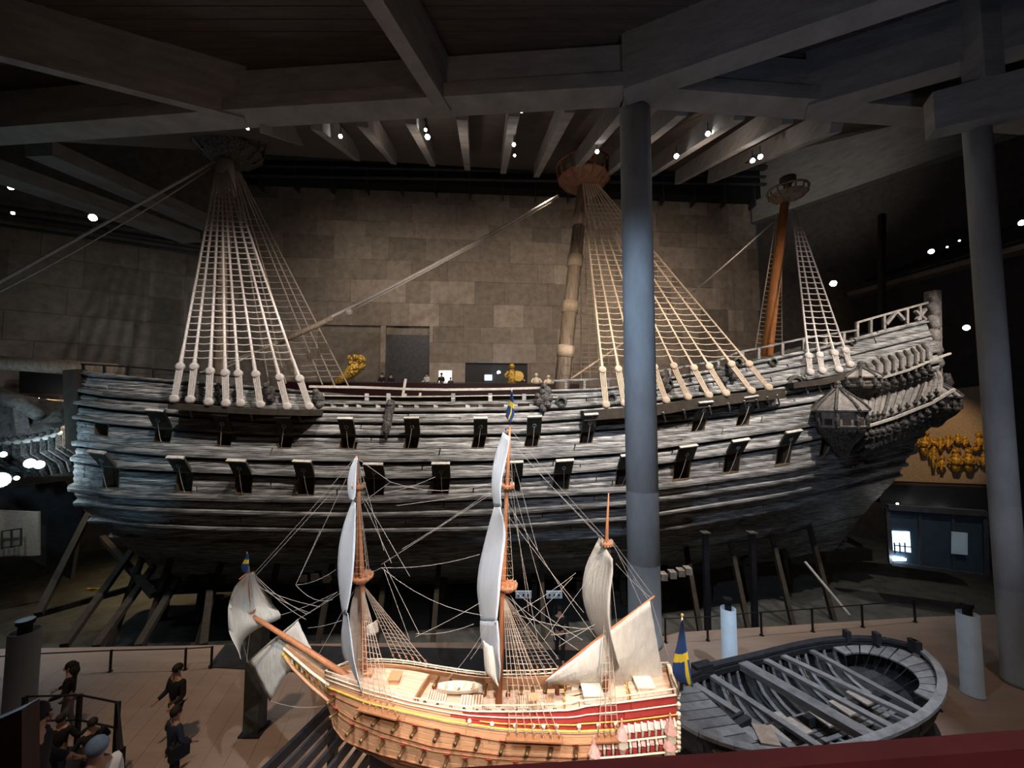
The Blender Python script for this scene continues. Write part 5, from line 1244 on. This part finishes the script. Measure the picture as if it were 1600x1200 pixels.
for i, (px, y0, y1, wd, nm) in enumerate(SC):
    a, b = rwall(px, y0, .8), rwall(px, y1, .8); h = a.z-b.z; c = (a+b)/2
    t = root('gilded_sculpture', b, 'gilded carved ' + nm + ' on the lit wall right of the stern', 'sculpture', 'gilded sculptures on the lit wall')
    wd *= .5
    mb = MB().tube([b, b.lerp(a, .25), b.lerp(a, .55), b.lerp(a, .78)], [wd*.35, wd*.5, wd*.55, wd*.3], 9).build('torso', 'gold', t, True)
    MB().ball(b.lerp(a, .9), h*.11+.04, 9, 7).build('head', 'gold', t)
    mb = MB()
    for s_ in (-1, 1): mb.tube([b.lerp(a, .7)+drr*s_*wd*.3, b.lerp(a, .5)+drr*s_*wd*.75+NRV*.2, b.lerp(a, .35)+drr*s_*wd*.45+NRV*.35], [.06, .08, .05], 6)
    mb.build('arms', 'gold', t)
    if i in (0, 5, 6): MB().lathe(c+NRV*.45, [(wd*.5, -.05), (wd*.5, .05), (wd*.2, .14), (.01, .16)], 14, NRV).build('shield', 'gold', t)
BAL = root('dark_balcony', at(1460, 765, 24), 'unlit black balcony front below the sculpture wall', 'balcony')
MB().prism([at(1375, 757, 25.2), at(1548, 762, 23.4), at(1548, 800, 23.4), at(1375, 785, 25.2)], (0, 1.2, 0)).build('parapet', 'black', BAL)
MB().bar(at(1375, 752, 25.2), at(1548, 758, 23.4), .12, .08).build('rail', 'maroon', BAL)
for k in range(4): MB().ball(at(1402+40*k, 787+7*k if k < 3 else 806, 23.8), .05 if k < 3 else .09, 8, 6).build('bulb', 'lamp', BAL)
GR = root('glass_room', at(1460, 850, 22.5), 'glazed dark room under the balcony with a lit screen inside', 'room')
def gq(px, py): return online(px, py, 30.5, -.35)
for a, b, w_ in (((1386, 792), (1540, 802), .3), ((1386, 792), (1392, 880), .2), ((1436, 795), (1438, 885), .12), ((1488, 800), (1490, 892), .12), ((1538, 802), (1540, 900), .2), ((1392, 880), (1540, 900), .2)): MB().bar(gq(*a), gq(*b), w_, w_).build('frame', 'pale' if False else 'duct', GR)
for (x0, x1) in ((1389, 1436), (1438, 1488), (1490, 1538)):
    f0 = (x0-1386)/154; f1 = (x1-1386)/154
    MB().prism([gq(x0, 792+10*f0), gq(x1, 792+10*f1), gq(x1, 880+20*f1), gq(x0, 880+20*f0)], (0, .04, 0)).build('pane', 'glass', GR)
MB().prism([gq(1391, 829)+Vector((0, -.12, 0)), gq(1418, 830)+Vector((0, -.12, 0)), gq(1420, 862)+Vector((0, -.12, 0)), gq(1393, 859)+Vector((0, -.12, 0))], (0, .05, 0)).build('screen', 'screen', GR)
for k in range(3): MB().bar(gq(1392+k*8, 846)+Vector((0, -.2, 0)), gq(1393+k*8, 862)+Vector((0, -.2, 0)), .06, .05).build('bar', 'black', GR)
MB().bar(gq(1392, 850)+Vector((0, -.2, 0)), gq(1419, 853)+Vector((0, -.2, 0)), .05, .05).build('bar', 'black', GR)
MB().box(gq(1400, 872)+Vector((0, -.2, 0)), (.7, .05, .1)).build('light_strip', 'lampb', GR)
MB().prism([gq(1484, 830)+Vector((0, -.12, 0)), gq(1508, 832)+Vector((0, -.12, 0)), gq(1508, 866)+Vector((0, -.12, 0)), gq(1484, 864)+Vector((0, -.12, 0))], (0, .05, 0)).build('blue_panel', 'pale', GR)
# near handrails on the viewing gallery
RR = root('near_handrail', at(1100, 1190, 1.0), 'dark red handrail of the viewing gallery across the bottom right', 'handrail')
MB().bar(at(560, 1244, 1.0), at(1120, 1212, 1.0), .05, .062).build('bar', 'maroon', RR); MB().bar(at(1120, 1212, 1.0), at(1700, 1168, 1.0), .05, .062).build('bar', 'maroon', RR)
R2 = root('stair_handrail', at(10, 1150, 2.2), 'dark red stair parapet in the bottom left corner', 'parapet')
MB().prism([at(-60, 1150, 2.2), at(34, 1108, 2.2), at(34, 1260, 2.2), at(-60, 1260, 2.2)], (0, .08, 0)).build('panel', 'maroon', R2)
# stair landing with black railing, lower left
LZ = .55
lp = [atz(34, 1165, LZ), atz(120, 1162, LZ), atz(180, 1176, LZ), atz(186, 1260, LZ), atz(-60, 1260, LZ), atz(-60, 1165, LZ)]
o = MB().prism([(p.x, p.y, LZ-.05) for p in lp], (0, 0, -.1)).build('stair_landing', 'black'); tag(o, 'black stair landing floor in the lower left corner', 'landing')
t = root('landing_railing', lp[1], 'black steel railing round the stair landing at the lower left', 'railing')
rp = [(lp[0], atz(34, 1165, LZ)), ]
for a, b in ((lp[0], lp[1]), (lp[1], lp[2]), (lp[2], lp[3])):
    for h in (.5, 1.02): MB().tube([a+U*h, b+U*h], .02, 6).build('rail', 'black', t)
for a in lp[:4]: MB().box(a+U*.5, (.07, .07, 1.06)).build('post', 'black', t)
MB().prism([lp[2]+U*.55, lp[3]+U*.1, lp[3]+U*.75, lp[2]+U*.62], (.03, 0, 0)).build('stringer', 'maroon', t)
for a in lp[1:4]: MB().box((a.x, a.y, (LZ-.15)/2), (.1, .1, LZ-.15)).build('leg', 'black', t)
# =================================================================== PEOPLE
def skinmesh(name, J, E, m, parent, rt=0, sub=1):
    me = bpy.data.meshes.new(name); off = WORLD[parent.name]
    me.from_pydata([tuple(Vector(j[0])) for j in J], E, [])
    o = bpy.data.objects.new(name, me); C.objects.link(o); o.parent = parent; me.materials.append(M[m])
    md = o.modifiers.new('skin', 'SKIN'); md.use_smooth_shade = True
    if not me.skin_vertices: me.skin_vertices.new() if hasattr(me.skin_vertices, 'new') else None
    dat = me.skin_vertices[0].data
    for i, j in enumerate(J): r = j[1]; dat[i].radius = (r, r) if not isinstance(r, tuple) else r; dat[i].use_root = (i == rt)
    s = o.modifiers.new('sub', 'SUBSURF'); s.levels = sub; s.render_levels = sub
    return o
def person(loc, yaw, label, top='dark', legs='navy', hair='hair', H=1.74, armL=(.1, .25), armR=(.1, .25), stride=.14, lean=0.0, hat=None, bag=False, long_hair=False, coat=.0, parts=True, grp=None, cat='person'):
    """armL/armR: (outward, forward) reach of the wrist; the figure faces +Y before turning"""
    t = root('person', loc, label, cat, grp); t.rotation_euler = (0, 0, yaw)
    k = H/1.74; V = lambda x, y, z: Vector((x*k, (y+lean*max(0, z-.9))*k, z*k))
    J = [(V(0, 0, .95), (.15*k, .11*k)), (V(0, 0, 1.18), (.14*k, .10*k)), (V(0, 0, 1.38), (.17*k, .11*k)), (V(0, .01, 1.50), .06*k), (V(0, .02, 1.58), (.072*k, .085*k)), (V(0, .02, 1.67), (.078*k, .095*k)), (V(0, .015, 1.73), (.05*k, .06*k))]
    E = [(0, 1), (1, 2), (2, 3), (3, 4), (4, 5), (5, 6)]
    def limb(start, pts):
        p = start
        for v, r in pts: J.append((v, r)); E.append((p, len(J)-1)); p = len(J)-1
        return p
    LEG = {}; HANDS = []
    for s, st in ((-1, stride), (1, -stride)):
        LEG[s] = [(V(s*.09, 0, .86), .085*k), (V(s*.1, st*.5+.03, .48), .058*k), (V(s*.1, st-.03 if st < 0 else st-.02, .09), .04*k)]
        a = limb(0, LEG[s]); limb(a, [(V(s*.11, st+.12, .035), .036*k)])
    ARM = {}
    for s, (ou, fw_) in ((-1, armL), (1, armR)):
        sh = V(s*.19, 0, 1.40); el = V(s*(.22+ou*.4), -.02+fw_*.2, 1.13); wr_ = V(s*(.2+ou*.5), fw_, .92+fw_*.55)
        ARM[s] = [(sh, .055*k), (el, .042*k), (wr_, .028*k)]
        w_ = limb(2, ARM[s]); d = (wr_-el).normalized(); palm = wr_+d*.07*k; pi_ = limb(w_, [(palm, (.03*k, .018*k))])
        x = d.orthogonal().normalized(); y = d.cross(x)
        for q in range(4): limb(pi_, [(palm+d*.035*k+x*(q-1.5)*.018*k, .009*k), (palm+d*(.07-.006*abs(q-1.2))*k+x*(q-1.5)*.02*k+y*.015*k, .008*k)])
        limb(w_, [(wr_+d*.03*k+x*.035*k, .011*k), (wr_+d*.06*k+x*.05*k+y*.01*k, .009*k)])
    body = skinmesh('body', J, E, 'skin', t)
    # jacket
    K = [(V(0, 0, .9-coat), (.17*k, .13*k)), (V(0, 0, 1.16), (.165*k, .125*k)), (V(0, 0, 1.38), (.19*k, .13*k)), (V(0, .01, 1.48), (.09*k, .085*k))]; EE = [(0, 1), (1, 2), (2, 3)]
    for s in (-1, 1):
        p = 2
        for v, r in ARM[s]: K.append((v, r+.018*k)); EE.append((p, len(K)-1)); p = len(K)-1
    skinmesh('jacket', K, EE, top, t)
    K = [(V(0, 0, .97), (.155*k, .12*k))]; EE = []
    for s in (-1, 1):
        p = 0
        for v, r in LEG[s]: K.append((v, r+.014*k)); EE.append((p, len(K)-1)); p = len(K)-1
    skinmesh('trousers', K, EE, legs, t)
    off = WORLD[t.name]; c = V(0, .02, 1.655) + off
    hr = MB().ball(c+Vector((0, -.018, .022))*k, .105*k, 12, 8, (.95, 1.05, 1.0))
    if long_hair: hr.tube([c+Vector((0, -.06, .02))*k, c+Vector((0, -.09, -.16))*k, c+Vector((0, -.08, -.3))*k], [.1*k, .1*k, .05*k], 10)
    hr.build('hair' if not hat else 'cap', hat or hair, t, True)
    if parts:
        f = MB(); f.ball(c+Vector((0, .098, -.035))*k, .018*k, 8, 6, (.8, 1, 1.5)).build('nose', 'skin', t, True)
        for s in (-1, 1): MB().ball(c+Vector((s*.033, .086, 0))*k, .012*k, 8, 6).build('eye', 'black', t, True); MB().ball(c+Vector((s*.085, .0, -.02))*k, .022*k, 8, 6, (.5, 1, 1.5)).build('ear', 'skin', t, True)
        MB().ball(c+Vector((0, .088, -.075))*k, .02*k, 8, 5, (1.4, .6, .4)).build('mouth', 'red', t, True)
    if bag:
        b = off+V(.3, -.02, .98); MB().box(b, (.16*k, .34*k, .3*k)).build('shoulder_bag', 'dark', t); MB().tube([b+V(0, .1, .15), off+V(.12, 0, 1.47), b+V(0, -.1, .15)], .015, 5).build('strap', 'dark', t)
    return t
def stand(px, py_feet, **kw): return atz(px, py_feet, 0)
p = atz(104, 1150, .012); p.z = .03; person(p, 2.2, 'woman with long hair, dark top and pale trousers on the quay at left', 'dark', 'jean', long_hair=True, armL=(.1, .3), armR=(.1, .25), H=1.68, stride=.08)
p = atz(272, 1163, 0); p.z = .03; person(p, math.pi*.9, 'man in a black jacket walking on the quay, the farther of two', 'dark', 'dark', armL=(.12, .22), armR=(.1, .24), H=1.76)
p = atz(268, 1238, 0); p.z = .03; person(p, -.5, 'man in a long dark coat with a shoulder bag, nearer of the two', 'navy', 'dark', armL=(.5, .2), armR=(.3, .2), H=1.62, bag=True, coat=.12)
# two visitors close by at the lower left and others on the landing
p = at(52, 1112, 3.9); z = p.z-1.72; person((p.x, p.y, z), -1.0, 'visitor in a dark beret and jacket at the bottom left corner', 'dark', 'dark', hat='dark', armL=(.1, .2), H=1.76)
LND = (p.x, p.y, z)
p2 = at(152, 1160, 3.9); person((p2.x, p2.y, z), 1.4, 'visitor in a blue-grey cap and white shirt at the bottom left', 'white', 'navy', hat='cap', armR=(.1, .3), H=1.74 - (p.z-p2.z)*1.0)
o = MB().box((p.x+.3, 3.6, z-.06), (3.4, 1.3, .1)).build('stair_platform', 'black'); tag(o, 'upper stair platform below the frame where the two nearest visitors stand', 'platform')
lz = LZ-.05
for px, py, lab, c_ in ((88, 1130, 'dark-dressed visitor on the stair landing, left one', 'dark'), (138, 1138, 'dark-dressed visitor on the stair landing, right one', 'dark')):
    pp = atz(px, py+102, lz); person((pp.x, pp.y, lz), R.uniform(0, 6), lab, c_, 'navy', armL=(.3, .35), armR=(.3, .35), H=1.36)
# spectators across the hall on the far gallery
for px, pyh, lab, c_ in ((597, 583, 'distant black-clad spectator, left one of the close pair on the far gallery', 'dark'), (611, 584, 'distant black-clad spectator, right one of the close pair on the far gallery', 'dark'), (667, 583, 'distant spectator in a pale shirt left of the glowing white panel', 'white'), (690, 583, 'distant spectator in black in front of the glowing white panel', 'dark'), (704, 590, 'distant short spectator in black right of the glowing white panel', 'navy'), (569+250, 590, 'distant spectator in black right of the gilded warrior', 'dark')):
    q = online(px, pyh, GY+.7, WT); person((q.x, q.y, gz), R.uniform(2.4, 3.8), lab, c_, 'dark', H=max(1.5, q.z-gz), parts=False)
for px, py, Y, lab in ((875, 1024, 12.6, 'small dark-clothed visitor on the quay, seen behind the model main shrouds'), (1345, 905, 20, None)):
    if lab: q = at(px, py, Y); person((q.x, q.y, .03), 3.0, lab, 'dark', 'dark', H=1.65, long_hair=True, parts=False) if abs(atz(px, py, 1.6).y-Y) < 3 else person((atz(px, py, 1.65).x, atz(px, py, 1.65).y, .03), 3.0, lab, 'dark', 'dark', H=1.65, long_hair=True, parts=False)
# ---- gilded lion and warrior on the far gallery
def gp(px, py, off=-.4): return online(px, py, GY+off, WT)
t = root('lion_figurehead', gp(545, 600), 'gilded leaping lion figurehead above the far parapet', 'sculpture')
b = [gp(520, 600), gp(533, 593), gp(545, 584), gp(554, 575), gp(560, 568)]
MB().tube(b, [.12, .35, .5, .62, .5], 12).build('body', 'gold', t, True)
h = gp(563, 562); mb = MB().ball(h, .42, 12, 9)
mb.ball(h+Vector((.35, -.1, -.02)), .2, 9, 7).build('head', 'gold', t, True)
mb = MB()
for k in range(22):
    a = R.uniform(0, 6.28); c = gp(557, 571)+Vector((R.uniform(-.5, .3), -.3*R.random()-.2, R.uniform(-.7, .7))); mb.ball(c, R.uniform(.14, .24), 7, 5)
mb.build('mane', 'gold', t)
for d in (0, .35): MB().tube([gp(557, 573)+Vector((d*.2, -.25+d, 0)), gp(566, 576)+Vector((0, -.25+d, 0)), gp(568, 568)+Vector((d*.3, -.25+d, 0))], [.2, .17, .13], 8).build('foreleg', 'gold', t, True)
MB().tube([gp(520, 600), gp(524, 604)], .1, 6).build('tail', 'gold', t)
def statue(px, y0, y1, lab, m='gold', shield=False):
    a, b = gp(px, y0, .9), gp(px, y1, .9); b = Vector((b.x, b.y, gz)) ; h = a.z-b.z; t = root('statue', b, lab, 'sculpture')
    MB().box(b+U*h*.12, (h*.35, h*.3, h*.24)).build('pedestal', 'con', t)
    MB().tube([b+U*h*.24, b+U*h*.5, b+U*h*.7, b+U*h*.82], [h*.09, h*.12, h*.15, h*.06], 10).build('torso', m, t, True); MB().ball(b+U*h*.92, h*.085, 10, 8).build('head', m, t, True)
    for s_ in (-1, 1):
        MB().tube([b+Vector((s_*h*.12, 0, h*.76)), b+Vector((s_*h*.22, -.1, h*.62)), b+Vector((s_*h*.14, -.2, h*.55))], [h*.05, h*.04, h*.03], 7).build('arm', m, t, True)
        MB().tube([b+Vector((s_*h*.06, 0, h*.45)), b+Vector((s_*h*.07, 0, h*.24))], [h*.07, h*.045], 7).build('leg', m, t, True)
    if shield: MB().lathe(b+Vector((h*.2, -.2, h*.6)), [(h*.16, 0), (h*.16, .05), (.01, .12)], 14, (0, -1, 0)).build('shield', 'mgold', t)
statue(800, 568, 606, 'gilded warrior with a round shield in the dark alcove', 'gold', True)
statue(838, 583, 606, 'small pale carved figure at the gallery, left one beside the mainmast', 'mwhite')
statue(857, 586, 606, 'small pale carved figure at the gallery, right one beside the mainmast', 'mwhite')
